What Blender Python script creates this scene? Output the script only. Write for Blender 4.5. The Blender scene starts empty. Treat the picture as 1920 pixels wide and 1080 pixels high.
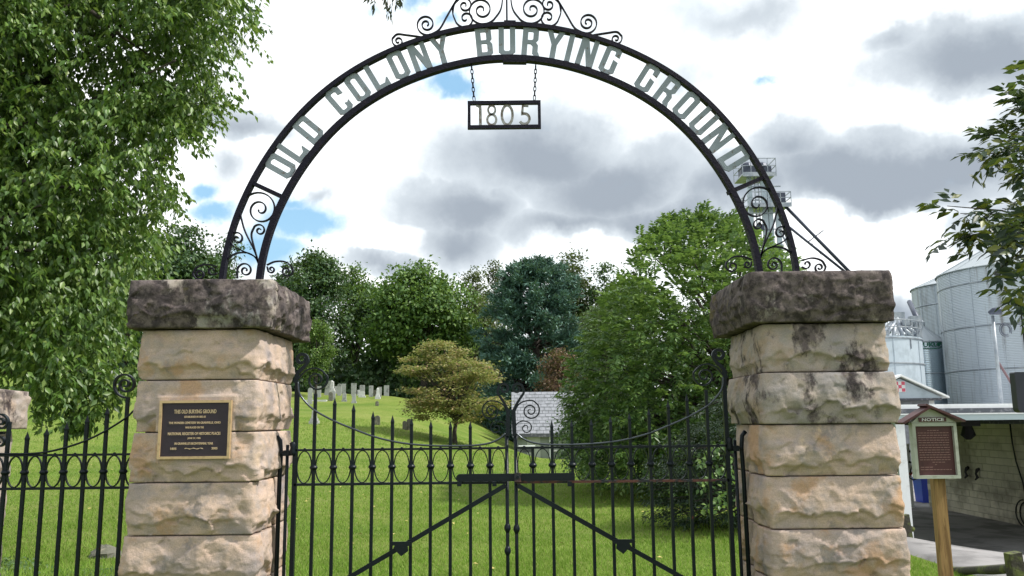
import bpy, math, random
import numpy as np
from mathutils import Vector, Matrix
rng = np.random.default_rng(7); random.seed(7)
sc = bpy.context.scene
col = sc.collection
R = math.radians
# ------------------------------------------------------------------ camera
CF = 1560.0; TH = math.atan(250/CF); ROLL = 0.0106; EYE = np.array([0, 0, 1.6])
_X = np.array([1, 0, 0.]); FW = np.array([0, math.cos(TH), math.sin(TH)]); _U = np.array([0, -math.sin(TH), math.cos(TH)])
RT = math.cos(ROLL)*_X - math.sin(ROLL)*_U; UP = math.sin(ROLL)*_X + math.cos(ROLL)*_U
cam = bpy.data.cameras.new('camera'); camo = bpy.data.objects.new('camera', cam); col.objects.link(camo)
cam.sensor_width = 36; cam.lens = 36*CF/1920; cam.clip_start = .05; cam.clip_end = 2500
camo.matrix_world = Matrix(((RT[0], UP[0], -FW[0], EYE[0]), (RT[1], UP[1], -FW[1], EYE[1]), (RT[2], UP[2], -FW[2], EYE[2]), (0, 0, 0, 1)))
sc.camera = camo
def D(px, py): return FW*CF + RT*(px-960) + UP*(540-py)
def P(px, py, Y):                                   # the point of the vertical plane y=Y seen at a pixel
    d = D(px, py); return EYE + d*(Y/d[1])
def PX(pts):                                        # world points -> pixels
    q = np.asarray(pts)-EYE; w = q@FW
    return np.stack([960+CF*(q@RT)/w, 540-CF*(q@UP)/w], -1)
# ------------------------------------------------------------------ light
SUN_EL = R(50); SUN_AZ = R(99)      # azimuth clockwise from +Y: to the right and a little behind the camera
sc.view_settings.view_transform = 'Standard'; sc.view_settings.look = 'None'
sc.view_settings.exposure = 0.84; sc.view_settings.gamma = 1; sc.view_settings.use_curve_mapping = False
sun = bpy.data.lights.new('sun', 'SUN'); sun.energy = 3.2; sun.angle = R(2.5); sun.color = (1, .95, .87)
so = bpy.data.objects.new('sun', sun); col.objects.link(so)
sd = Vector((math.sin(SUN_AZ)*math.cos(SUN_EL), math.cos(SUN_AZ)*math.cos(SUN_EL), math.sin(SUN_EL)))
so.rotation_euler = sd.to_track_quat('Z', 'Y').to_euler(); so.location = (20, -20, 40)

class NT:
    def __init__(s, tree): s.t = tree; s.n = tree.nodes; s.l = tree.links
    def new(s, typ, **k):
        n = s.n.new(typ)
        for a, b in k.items(): setattr(n, a, b)
        return n
    def val(s, sock, v):
        if isinstance(v, bpy.types.NodeSocket): s.l.new(v, sock)
        elif v is not None: sock.default_value = v
    def math(s, op, a, b=None, c=None, clamp=False):
        n = s.new('ShaderNodeMath', operation=op, use_clamp=clamp)
        for i, v in enumerate((a, b, c)):
            if v is not None: s.val(n.inputs[i], v)
        return n.outputs[0]
    def vmath(s, op, a, b=None, out=0):
        n = s.new('ShaderNodeVectorMath', operation=op)
        s.val(n.inputs[0], a)
        if b is not None: s.val(n.inputs[1], b)
        return n.outputs[out]
    def noise(s, vec, scale, detail=4, rough=.55, dist=0, color=False):
        n = s.new('ShaderNodeTexNoise')
        if vec is not None: s.l.new(vec, n.inputs['Vector'])
        n.inputs['Scale'].default_value = scale; n.inputs['Detail'].default_value = detail
        n.inputs['Roughness'].default_value = rough; n.inputs['Distortion'].default_value = dist
        return n.outputs[1 if color else 0]
    def ramp(s, fac, stops):
        n = s.new('ShaderNodeValToRGB'); s.l.new(fac, n.inputs[0]); e = n.color_ramp.elements
        while len(e) < len(stops): e.new(.5)
        for i, (p, c) in enumerate(stops):
            e[i].position = p; e[i].color = (c[0], c[1], c[2], 1) if hasattr(c, '__len__') else (c, c, c, 1)
        return n.outputs[0]
    def mix(s, fac, a, b, mode='MIX'):
        n = s.new('ShaderNodeMix', data_type='RGBA', blend_type=mode)
        s.val(n.inputs[0], fac)
        for i, v in ((6, a), (7, b)):
            if isinstance(v, tuple) and len(v) == 3: v = (*v, 1)
            s.val(n.inputs[i], v)
        return n.outputs[2]
    def smooth(s, v, a, b, lo=0, hi=1):
        n = s.new('ShaderNodeMapRange', interpolation_type='SMOOTHSTEP'); s.val(n.inputs[0], v)
        n.inputs[1].default_value = a; n.inputs[2].default_value = b; n.inputs[3].default_value = lo; n.inputs[4].default_value = hi
        return n.outputs[0]

def make_world():
    w = bpy.data.worlds.new("World"); sc.world = w; w.use_nodes = True
    k = NT(w.node_tree); bg = k.n['Background']
    sky = k.new('ShaderNodeTexSky', sky_type='NISHITA'); sky.sun_disc = False
    sky.sun_elevation = SUN_EL; sky.sun_rotation = SUN_AZ; sky.air_density = 1.3; sky.ozone_density = 1.5
    tc = k.new('ShaderNodeTexCoord').outputs['Generated']
    wn = k.vmath('SUBTRACT', k.noise(tc, 5, 6, .6, color=True), (.5, .5, .5))
    d = k.vmath('ADD', tc, k.vmath('MULTIPLY', wn, (.10, .10, .12)))
    nz = k.mix(.45, k.noise(tc, 6, 5, .55), k.noise(tc, 17, 8, .62))
    def blobs(lst):
        acc = None
        for (px, py, rx, ry, amp) in lst:
            v = D(px, py); b = v/np.linalg.norm(v)
            df = k.vmath('SUBTRACT', d, tuple(b))
            df = k.vmath('MULTIPLY', df, (CF/rx, CF/rx, CF/ry))
            m = k.math('SUBTRACT', 1.0, k.vmath('LENGTH', df, out=1))
            m = k.math('MULTIPLY', k.math('MAXIMUM', m, 0.0), amp)
            acc = m if acc is None else k.math('MAXIMUM', acc, m)
        return acc
    dark = blobs([(1010, 300, 260, 110, 1.3), (1140, 350, 260, 110, 1.4), (880, 390, 180, 80, 1.3), (860, 450, 120, 70, 1.2), (1060, 420, 260, 60, 1.1),
                  (1640, 335, 330, 90, 1.5), (1790, 300, 230, 70, 1.4), (1480, 300, 120, 60, 1.0), (1830, 105, 240, 75, 1.3), (1690, 85, 90, 40, .9),
                  (1380, 370, 220, 80, 1.3), (1240, 410, 240, 60, 1.2), (1870, 420, 150, 60, .9), (440, 250, 120, 35, 1.0), (610, 370, 50, 22, .8),
                  (725, 505, 110, 35, 1.1), (1290, 180, 90, 60, .5), (1400, 40, 160, 60, .55), (1700, 580, 60, 40, 1.2), (420, 320, 50, 40, .5),
                  (1950, 250, 160, 90, 1.0), (1130, 470, 120, 40, .7)])
    blue = blobs([(850, 155, 95, 42, 1.4), (800, 130, 60, 30, 1.1), (830, 60, 70, 35, 1.1), (790, 15, 80, 30, 1.0), (580, 418, 115, 50, 1.5), (520, 465, 90, 55, 1.4),
                  (375, 360, 50, 30, 1.4), (400, 400, 80, 35, 1.2), (1435, 176, 30, 15, .9), (560, 385, 50, 25, 1.1), (690, 25, 60, 25, .7), (960, 160, 22, 14, .8)])
    white = blobs([(1600, 445, 190, 65, 1.6), (650, 440, 150, 45, 1.2), (1100, 455, 110, 40, .8), (1160, 480, 110, 40, 1.1)])
    # everywhere else the same broken cloud goes on
    sx = k.new('ShaderNodeSeparateXYZ'); k.l.new(tc, sx.inputs[0])
    away = k.smooth(k.vmath('DOT_PRODUCT', tc, tuple(FW), out=1), .80, .68)
    g1 = k.math('MULTIPLY', k.smooth(k.noise(d, 2.2, 5, .5), .50, .68), away)
    g2 = k.math('MULTIPLY', k.smooth(k.noise(k.vmath('ADD', d, (3.1, 1.7, .4)), 2.6, 5, .5), .55, .68), away)
    dark = k.math('SUBTRACT', k.math('MAXIMUM', k.math('MULTIPLY', dark, 1.15), g1), white)
    blue = k.math('MAXIMUM', blue, g2)
    wob = k.math('MULTIPLY', k.math('SUBTRACT', nz, .5), 1.3)
    dsum = k.math('ADD', dark, wob)
    dm1 = k.smooth(dsum, -.12, .55); dm2 = k.smooth(dsum, .35, 1.25)
    bm = k.math('MULTIPLY', k.smooth(k.math('ADD', k.math('ADD', blue, wob), k.math('MULTIPLY', k.math('SUBTRACT', k.noise(d, 30, 6, .65), .5), .7)), .10, 1.0), .92)
    soft = k.smooth(k.noise(d, 5, 7, .6), .44, .68)
    wc = k.mix(soft, (9.6, 9.8, 9.9), (6.9, 7.5, 7.8))
    mid = k.mix(k.noise(d, 11, 6, .6), (3.4, 3.8, 4.2), (5.6, 6.1, 6.5))
    cl = k.mix(dm2, k.mix(dm1, wc, mid), (2.5, 2.85, 3.3))
    skb = k.mix(.45, sky.outputs[0], (1.3, 4.2, 6.6))
    fin = k.mix(bm, cl, skb)
    k.l.new(fin, bg.inputs[0]); bg.inputs[1].default_value = 0.092
make_world()
# ------------------------------------------------------------------ materials
def mat(name, base=None, rough=.6, metal=0, noise=None, bump=0, bscale=40, spec=.5, build=None):
    m = bpy.data.materials.new(name); m.use_nodes = True; k = NT(m.node_tree); b = k.n['Principled BSDF']
    b.inputs['Roughness'].default_value = rough; b.inputs['Metallic'].default_value = metal
    b.inputs['Specular IOR Level'].default_value = spec
    pos = k.new('ShaderNodeNewGeometry').outputs['Position']
    if base: b.inputs['Base Color'].default_value = (*base, 1)
    if noise:                                # (other colour, scale, lo, hi)
        f = k.smooth(k.noise(pos, noise[1], 5, .6), noise[2], noise[3])
        k.l.new(k.mix(f, base, noise[0]), b.inputs['Base Color'])
    if bump:
        bp = k.new('ShaderNodeBump'); bp.inputs['Strength'].default_value = bump; bp.inputs['Distance'].default_value = .02
        k.l.new(k.noise(pos, bscale, 5, .6), bp.inputs['Height']); k.l.new(bp.outputs[0], b.inputs['Normal'])
    if build: build(k, b, pos)
    return m

def stone_build(dark, gray=0.0, streak=.0):
    def f(k, b, pos):
        oi = k.new('ShaderNodeObjectInfo').outputs['Random']
        off = k.vmath('ADD', pos, k.vmath('MULTIPLY', k.new('ShaderNodeObjectInfo').outputs['Location'], (1.7, 1.3, 2.9)))
        n1 = k.noise(off, 2.6, 4, .5); n2 = k.noise(off, 9, 6, .65)
        c = k.ramp(n1, [(.30, (.25, .225, .235)), (.41, (.41, .33, .295)), (.50, (.52, .39, .31)), (.58, (.41, .335, .30)), (.68, (.58, .43, .29))])
        bands = k.noise(k.vmath('MULTIPLY', off, (1.5, 1.5, 22)), 1.2, 4, .6)
        c = k.mix(k.smooth(bands, .42, .62, 0, .35), c, (.34, .27, .20))
        c = k.mix(k.smooth(n2, .50, .70, 0, .55), c, (.27, .255, .255))
        rust = k.noise(k.vmath('ADD', off, (7, 3, 1)), 3.5, 5, .6)
        c = k.mix(k.smooth(rust, .53, .66, 0, .6), c, (.44, .25, .115))
        c = k.mix(k.smooth(k.noise(k.vmath('ADD', off, (2, 9, 4)), 4.5, 6, .7), .56, .68, 0, .6), c, (.17, .165, .18))
        c = k.mix(gray, c, (.27, .265, .25))
        # weather stains: blotches and runs
        st = k.noise(k.vmath('MULTIPLY', k.vmath('ADD', pos, (5, 0, 2)), (1, 1, .55)), 5.0, 7, .68)
        sm = k.smooth(st, .66-dark*.30, .76-dark*.30)
        sc_ = k.mix(k.smooth(k.noise(pos, 13, 8, .75), .42, .60), (.018, .013, .017), (.125, .10, .098))
        c = k.mix(k.math('MULTIPLY', sm, .93), c, sc_)
        li = k.noise(k.vmath('ADD', pos, (1, 2, 3)), 11, 7, .72)
        c = k.mix(k.math('MULTIPLY', k.smooth(li, .60, .70), .30+.20*dark), c, (.24, .22, .21))
        ms = k.noise(k.vmath('ADD', pos, (4, 8, 3)), 6, 5, .6)
        c = k.mix(k.math('MULTIPLY', k.smooth(ms, .60, .70), .12+.4*dark), c, (.16, .13, .04))
        c = k.mix(k.smooth(k.noise(pos, 160, 2, .5), .3, .7, 0, .22), c, (.08, .07, .065))
        k.l.new(c, b.inputs['Base Color'])
        b1 = k.new('ShaderNodeBump'); b1.inputs['Strength'].default_value = .55; b1.inputs['Distance'].default_value = .012
        k.l.new(k.noise(off, 26, 8, .62), b1.inputs['Height'])
        b2 = k.new('ShaderNodeBump'); b2.inputs['Strength'].default_value = .5; b2.inputs['Distance'].default_value = .003
        k.l.new(k.noise(off, 150, 3, .6), b2.inputs['Height']); k.l.new(b1.outputs[0], b2.inputs['Normal'])
        k.l.new(b2.outputs[0], b.inputs['Normal'])
    return f
MT = {}
MT['stone'] = mat('sandstone', rough=.9, spec=.2, build=stone_build(.0))
MT['stone_gray'] = mat('weathered_sandstone', rough=.9, spec=.2, build=stone_build(.52, .45))
MT['stone_cap'] = mat('stained_capstone', rough=.92, spec=.2, build=stone_build(1.15, .6))
MT['stone_cap_left'] = mat('lichen_capstone', rough=.92, spec=.2, build=stone_build(1.0, .6))
MT['mortar'] = mat('mortar', (.16, .14, .12), .95, bump=.5, bscale=60)
def rustb(k, b, pos):
    f = k.smooth(k.noise(pos, 14, 6, .7), .66, .74)
    k.l.new(k.mix(f, (.006, .010, .014), (.10, .03, .018)), b.inputs['Base Color'])
    k.l.new(k.smooth(f, 0, 1, .36, .85), b.inputs['Roughness']); b.inputs['Specular IOR Level'].default_value = .2
    bp = k.new('ShaderNodeBump'); bp.inputs['Strength'].default_value = .35; bp.inputs['Distance'].default_value = .003
    k.l.new(k.noise(pos, 70, 4, .6), bp.inputs['Height']); k.l.new(bp.outputs[0], b.inputs['Normal'])
def rustrail(k, b, pos):
    f = k.smooth(k.noise(pos, 7, 6, .7), .46, .56)
    k.l.new(k.mix(f, (.008, .011, .015), (.10, .03, .02)), b.inputs['Base Color'])
    bp = k.new('ShaderNodeBump'); bp.inputs['Strength'].default_value = .8; bp.inputs['Distance'].default_value = .006
    k.l.new(k.noise(pos, 60, 4, .6), bp.inputs['Height']); k.l.new(bp.outputs[0], b.inputs['Normal'])
MT['iron'] = mat('black_painted_iron', rough=.35, build=rustb)
MT['iron_rust'] = mat('rusting_rail_iron', rough=.6, build=rustrail)
MT['iron_arch'] = mat('blue_black_arch_iron', (.006, .005, .014), .45, spec=.16, noise=((.016, .010, .018), 30, .55, .7), bump=.3, bscale=60)
MT['letter'] = mat('gray_letter_metal', (.225, .26, .30), .55, spec=.2, noise=((.16, .145, .14), 25, .58, .68), bump=.12, bscale=90)
MT['digit'] = mat('worn_gray_digit', (.27, .27, .27), .6, noise=((.13, .10, .08), 40, .45, .6))
MT['bronze'] = mat('bronze_rim', (.50, .36, .20), .5, .3, noise=((.36, .25, .14), 30, .5, .7))
MT['plaque'] = mat('dark_bronze_field', (.025, .016, .026), .5, .2, bump=.2, bscale=200)
MT['gold'] = mat('raised_bronze_letter', (.62, .47, .30), .45, .3)
MT['white'] = mat('white_paint', (.74, .77, .78), .5, noise=((.55, .57, .56), 6, .55, .75))
MT['roofwhite'] = mat('white_roof_coating', (.80, .82, .84), .6, noise=((.6, .62, .62), 3, .5, .75))
MT['darkstrip'] = mat('dark_roof_edge', (.07, .075, .09), .7, noise=((.2, .2, .22), 9, .5, .7))
MT['maroon'] = mat('maroon_paint', (.075, .022, .024), .55, noise=((.05, .015, .018), 12, .5, .7))
MT['paleframe'] = mat('pale_green_gray_paint', (.40, .43, .37), .6, noise=((.3, .32, .26), 14, .5, .7))
def woodb(k, b, pos):
    n = k.noise(k.vmath('MULTIPLY', pos, (22, 22, 1.6)), 1.4, 6, .6, 1.2)
    k.l.new(k.ramp(n, [(.35, (.13, .065, .02)), (.48, (.26, .155, .055)), (.6, (.33, .205, .08)), (.72, (.19, .10, .035))]), b.inputs['Base Color'])
MT['postwood'] = mat('treated_pine', rough=.7, build=woodb)
MT['oldwood'] = mat('mossy_old_wood', (.045, .042, .03), .9, noise=((.10, .12, .03), 7, .5, .65), bump=.6, bscale=25)
MT['bark'] = mat('bark', (.075, .062, .052), .95, noise=((.03, .025, .022), 9, .4, .6), bump=.9, bscale=22)
MT['granite'] = mat('weathered_marble', (.34, .35, .34), .8, noise=((.15, .16, .15), 3.5, .52, .68), bump=.3)
MT['whitestone'] = mat('white_marble', (.52, .53, .52), .75, noise=((.28, .29, .28), 5, .55, .7), bump=.2)
MT['darkstone'] = mat('dark_slate_stone', (.12, .12, .095), .9, noise=((.22, .21, .16), 7, .5, .68), bump=.4)
MT['asphalt'] = mat('worn_pavement', (.25, .24, .24), .85, noise=((.14, .135, .135), 1.1, .45, .62), bump=.3, bscale=80)
MT['blue_plastic'] = mat('blue_plastic', (.01, .045, .42), .4)
MT['black'] = mat('black_rubber', (.012, .012, .014), .55)
MT['red'] = mat('red_paint', (.42, .03, .04), .5)
MT['pink'] = mat('faded_red_print', (.62, .10, .16), .6)
MT['green_print'] = mat('green_print', (.01, .12, .07), .6)
MT['gunmetal'] = mat('galvanized_steel_frame', (.22, .25, .29), .45, .5, noise=((.34, .37, .40), 2, .4, .6))
MT['darksteel'] = mat('dark_steel_spout', (.045, .055, .085), .5, .3)
MT['tank'] = mat('dull_steel_tank', (.42, .49, .55), .5, .25, noise=((.34, .40, .45), 1.2, .45, .65))
def silob(k, b, pos):
    s = k.noise(k.vmath('MULTIPLY', pos, (1.6, 1.6, .12)), 1.3, 6, .65)
    c = k.mix(k.smooth(s, .50, .68), (.45, .505, .56), (.27, .28, .30))
    r = k.noise(k.vmath('MULTIPLY', pos, (5, 5, .25)), 1.1, 5, .7)
    c = k.mix(k.smooth(r, .60, .70, 0, .7), c, (.16, .15, .15))
    k.l.new(c, b.inputs['Base Color'])
MT['silo'] = mat('corrugated_galvanized', rough=.42, metal=.35, build=silob)
MT['newbin'] = mat('bright_corrugated_galvanized', (.50, .60, .66), .25, .75)
MT['binroof'] = mat('pale_bin_roof', (.36, .40, .43), .5, .2)
MT['shedwall'] = mat('pale_green_siding', (.24, .27, .24), .7, noise=((.19, .215, .19), 2, .5, .7))
MT['shed_door'] = mat('pale_door_paint', (.40, .43, .38), .6)
MT['shingle'] = mat('gray_shingle', (.24, .25, .28), .85, noise=((.17, .18, .2), 4, .42, .65))
MT['block'] = None
def blockb(k, b, pos):
    oi = k.new('ShaderNodeObjectInfo').outputs['Random']
    c = k.mix(oi, (.68, .63, .51), (.56, .52, .42))
    c = k.mix(k.smooth(k.noise(pos, .8, 5, .6), .45, .62), c, (.33, .30, .24))
    k.l.new(c, b.inputs['Base Color'])
MT['block'] = mat('concrete_block', rough=.9, build=blockb, bump=0)
def grassb(k, b, pos):
    n = k.noise(pos, .35, 4, .5); n2 = k.noise(pos, 2.2, 6, .65); n3 = k.noise(pos, 18, 5, .7)
    c = k.ramp(n, [(.35, (.10, .165, .028)), (.5, (.15, .205, .04)), (.65, (.185, .225, .055))])
    c = k.mix(k.smooth(n2, .45, .66, 0, .6), c, (.095, .165, .022)); c = k.mix(k.smooth(k.noise(k.vmath('MULTIPLY', pos, (.25, 1.1, 1)), 1.0, 4, .6), .48, .62, 0, .45), c, (.215, .245, .075))
    c = k.mix(k.smooth(n3, .50, .68, 0, .6), c, (.19, .23, .05))
    c = k.mix(k.smooth(k.noise(k.vmath('ADD', pos, (3, 3, 0)), 3.5, 6, .7), .60, .68, 0, .45), c, (.17, .16, .07))
    k.l.new(c, b.inputs['Base Color'])
    bp = k.new('ShaderNodeBump'); bp.inputs['Strength'].default_value = 1; bp.inputs['Distance'].default_value = .05
    k.l.new(k.noise(pos, 30, 6, .7), bp.inputs['Height']); k.l.new(bp.outputs[0], b.inputs['Normal'])
MT['lawn'] = mat('mown_lawn', rough=.95, spec=.1, build=grassb)
def leafmat(name, cols, transl=.35, rough=.5, spec=.4, patch=None):
    m = bpy.data.materials.new(name); m.use_nodes = True; k = NT(m.node_tree); b = k.n['Principled BSDF']
    g = k.new('ShaderNodeNewGeometry'); rnd = g.outputs['Random Per Island']
    n = len(cols); c = k.ramp(rnd, [((i+.5)/n, cc) for i, cc in enumerate(cols)])
    big = k.noise(g.outputs['Position'], patch[0] if patch else .8, 4, .6)
    if patch: c = k.mix(k.smooth(big, .45, .62, 0, patch[2]), c, patch[1])
    else: c = k.mix(k.smooth(big, .35, .65, .0, .35), c, tuple(x*.6 for x in cols[0]))
    k.l.new(c, b.inputs['Base Color']); b.inputs['Roughness'].default_value = rough; b.inputs['Specular IOR Level'].default_value = spec
    t = k.new('ShaderNodeBsdfTranslucent'); k.l.new(k.mix(.5, c, (.16, .24, .03), 'MIX'), t.inputs[0])
    mx = k.new('ShaderNodeMixShader'); mx.inputs[0].default_value = transl
    k.l.new(b.outputs[0], mx.inputs[1]); k.l.new(t.outputs[0], mx.inputs[2])
    k.l.new(mx.outputs[0], k.n['Material Output'].inputs[0]); return m
MT['leaf_big'] = leafmat('big_tree_leaf', [(.07, .14, .028), (.105, .21, .036), (.15, .275, .05), (.20, .32, .07), (.25, .34, .085), (.11, .20, .06), (.045, .095, .025)], .4, .42, .5)
MT['leaf_maple'] = leafmat('maple_leaf', [(0.055, 0.131, 0.030), (0.114, 0.215, 0.041), (0.165, 0.265, 0.051), (0.081, 0.165, 0.045)], .3)
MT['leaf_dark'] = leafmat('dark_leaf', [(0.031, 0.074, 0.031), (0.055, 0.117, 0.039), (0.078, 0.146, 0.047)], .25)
MT['leaf_pale'] = leafmat('pale_leaf', [(0.097, 0.127, 0.053), (0.150, 0.180, 0.074), (0.074, 0.106, 0.044)], .3)
MT['leaf_brown'] = leafmat('bronzing_leaf', [(0.055, 0.085, 0.029), (0.085, 0.105, 0.039), (0.06, 0.07, 0.026)], .3)
MT['needle'] = leafmat('pine_needle', [(0.053, 0.128, 0.099), (0.090, 0.188, 0.147), (0.135, 0.255, 0.203), (0.042, 0.098, 0.083)], .15)
MT['spruce'] = leafmat('hemlock_spray', [(0.047, 0.094, 0.034), (0.094, 0.144, 0.051), (0.127, 0.169, 0.068)], .2)
MT['dogwood'] = leafmat('turning_dogwood_leaf', [(.22, .23, .06), (.33, .31, .11), (.45, .34, .16), (.48, .30, .19), (.27, .28, .09), (.38, .38, .17), (.14, .17, .05)], .45, patch=(.9, (.19, .23, .08), .4))
MT['reddish'] = leafmat('russet_leaf', [(0.156, 0.084, 0.054), (0.216, 0.120, 0.084), (0.120, 0.084, 0.048)], .3)
MT['walnut'] = leafmat('walnut_leaf', [(0.052, 0.115, 0.034), (0.098, 0.190, 0.055), (0.144, 0.259, 0.069), (0.213, 0.328, 0.086)], .4, .4)
MT['yew'] = leafmat('dark_conifer_leaf', [(.012, .032, .018), (.022, .05, .026), (.035, .065, .03)], .1)  # deep green is the conifer's own foliage colour
MT['ashleaf'] = leafmat('ash_leaf', [(0.021, 0.039, 0.036), (0.034, 0.062, 0.044), (0.058, 0.098, 0.042), (0.182, 0.195, 0.026)], .25, .45, .5)
MT['twigleaf'] = leafmat('narrow_hanging_leaf', [(.03, .035, .02), (.05, .06, .03)], .2)
MT['blade'] = leafmat('grass_blade', [(.16, .31, .035), (.22, .38, .055), (.29, .43, .085), (.36, .46, .13)], .5, .7, .1)
MT['clover'] = leafmat('weed_leaf', [(.07, .15, .05), (.11, .20, .07), (.16, .22, .10)], .35)
# ------------------------------------------------------------------ mesh builder
ORG = {}
class MB:
    def __init__(s): s.v = []; s.f = []
    def add(s, v, f):
        n = len(s.v); s.v.extend([tuple(map(float, p)) for p in v]); s.f.extend([tuple(i+n for i in q) for q in f]); return s
    def box(s, a, b, bev=0):
        x0, y0, z0 = a; x1, y1, z1 = b
        return s.add([(x0, y0, z0), (x1, y0, z0), (x1, y1, z0), (x0, y1, z0), (x0, y0, z1), (x1, y0, z1), (x1, y1, z1), (x0, y1, z1)],
                     [(0, 3, 2, 1), (4, 5, 6, 7), (0, 1, 5, 4), (1, 2, 6, 5), (2, 3, 7, 6), (3, 0, 4, 7)])
    def bar(s, p, q, w, d, up=(0, 1, 0)):          # box along p->q, w across, d along `up`
        p = np.array(p, float); q = np.array(q, float); t = q-p; t /= np.linalg.norm(t); u = np.array(up, float); u -= t*(u@t); u /= np.linalg.norm(u)
        c = np.cross(t, u); vs = []
        for e in (p, q):
            for (a, b) in ((-1, -1), (1, -1), (1, 1), (-1, 1)): vs.append(e+c*a*w/2+u*b*d/2)
        return s.add(vs, [(0, 1, 2, 3), (7, 6, 5, 4), (0, 4, 5, 1), (1, 5, 6, 2), (2, 6, 7, 3), (3, 7, 4, 0)])
    def ribbon(s, pts, w, d):                      # flat strip following pts (in an XZ plane): w in plane, d along Y
        pts = np.array(pts, float); n = len(pts); tg = np.gradient(pts, axis=0); tg[:, 1] = 0
        tg /= np.maximum(np.linalg.norm(tg, axis=1), 1e-9)[:, None]; nr = np.stack([-tg[:, 2], 0*tg[:, 0], tg[:, 0]], 1)
        W = np.broadcast_to(np.asarray(w, float), (n,))[:, None]; vs = []; Yv = np.array([0, 1, 0])
        for (a, b) in ((-1, -1), (1, -1), (1, 1), (-1, 1)): vs.append(pts+nr*a*W/2+Yv*b*d/2)
        v = np.stack(vs, 1).reshape(-1, 3); f = []
        for i in range(n-1):
            for j in range(4): f.append((4*i+j, 4*i+(j+1) % 4, 4*i+4+(j+1) % 4, 4*i+4+j))
        f.append((3, 2, 1, 0)); f.append((4*n-4, 4*n-3, 4*n-2, 4*n-1))
        return s.add(v, f)
    def tube(s, pts, r, n=8, closed=False):
        pts = np.array(pts, float); m = len(pts); r = np.broadcast_to(np.asarray(r, float), (m,))
        if closed: tg = np.roll(pts, -1, 0)-np.roll(pts, 1, 0)
        else: tg = np.gradient(pts, axis=0)
        tg /= np.maximum(np.linalg.norm(tg, axis=1), 1e-9)[:, None]
        u = np.array([0, 0, 1.]) if abs(tg[0][2]) < .9 else np.array([1., 0, 0]); vs = []
        for i in range(m):
            u = u-tg[i]*(u@tg[i]); u /= max(np.linalg.norm(u), 1e-9); w = np.cross(tg[i], u)
            for j in range(n):
                a = 2*math.pi*j/n; vs.append(pts[i]+(u*math.cos(a)+w*math.sin(a))*r[i])
        f = []
        for i in range(m if closed else m-1):
            i2 = (i+1) % m
            for j in range(n): f.append((i*n+j, i*n+(j+1) % n, i2*n+(j+1) % n, i2*n+j))
        if not closed: f.append(tuple(range(n))[::-1]); f.append(tuple(range((m-1)*n, m*n)))
        return s.add(vs, f)
    def lathe(s, c, prof, n=24, cap=True):          # prof: (r, z)
        vs = []; m = len(prof)
        for (r, z) in prof:
            for j in range(n):
                a = 2*math.pi*j/n; vs.append((c[0]+r*math.cos(a), c[1]+r*math.sin(a), c[2]+z))
        f = [(i*n+j, i*n+(j+1) % n, (i+1)*n+(j+1) % n, (i+1)*n+j) for i in range(m-1) for j in range(n)]
        if cap: f.append(tuple(range(n))[::-1]); f.append(tuple(range((m-1)*n, m*n)))
        return s.add(vs, f)
    def prism(s, poly, y0, y1):                     # poly in XZ, simple and convex-ish
        n = len(poly); v = [(x, y0, z) for x, z in poly]+[(x, y1, z) for x, z in poly]
        f = [tuple(range(n)), tuple(range(2*n-1, n-1, -1))]+[(i, i+n, (i+1) % n+n, (i+1) % n) for i in range(n)]
        return s.add(v, f)
    def build(s, name, m, parent=None, smooth=False, loc=None, normals=True):
        me = bpy.data.meshes.new(name)
        o = np.array(loc, float) if loc is not None else (ORG.get(parent.name, np.zeros(3)) if parent else np.zeros(3))
        me.from_pydata([tuple(np.array(p)-o) for p in s.v], [], s.f); me.validate()
        ob = bpy.data.objects.new(name, me); col.objects.link(ob); me.materials.append(m)
        if smooth: me.polygons.foreach_set('use_smooth', [True]*len(me.polygons))
        if normals:
            import bmesh
            bm = bmesh.new(); bm.from_mesh(me); bmesh.ops.recalc_face_normals(bm, faces=bm.faces); bm.to_mesh(me); bm.free()
        if parent: ob.parent = parent; ORG[ob.name] = o
        else: ob.location = o; ORG[ob.name] = o
        return ob
def fastmesh(name, V, Fc, m, parent=None, smooth=False):   # V Nx3, Fc Mxk
    me = bpy.data.meshes.new(name); k = Fc.shape[1]
    o = ORG.get(parent.name, np.zeros(3)) if parent else np.zeros(3)
    me.vertices.add(len(V)); me.vertices.foreach_set('co', (V-o).astype(np.float32).ravel())
    me.loops.add(Fc.size); me.loops.foreach_set('vertex_index', Fc.astype(np.int32).ravel())
    me.polygons.add(len(Fc)); me.polygons.foreach_set('loop_start', np.arange(0, Fc.size, k, dtype=np.int32))
    me.polygons.foreach_set('loop_total', np.full(len(Fc), k, dtype=np.int32))
    me.update(calc_edges=True)
    if smooth: me.polygons.foreach_set('use_smooth', np.ones(len(Fc), bool))
    me.materials.append(m); ob = bpy.data.objects.new(name, me); col.objects.link(ob)
    if parent: ob.parent = parent
    ORG[ob.name] = o
    return ob
def tag(o, label=None, cat=None, group=None, kind=None):
    for a, b in (('label', label), ('category', cat), ('group', group), ('kind', kind)):
        if b: o[a] = b
    return o
def thing(name, label, cat, loc, group=None):
    o = bpy.data.objects.new(name, None); o.empty_display_size = .3; col.objects.link(o); o.location = loc; ORG[o.name] = np.array(loc, float)
    return tag(o, label, cat, group)
def inherit(o, parent): ORG[o.name] = ORG[parent.name]; return o
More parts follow.
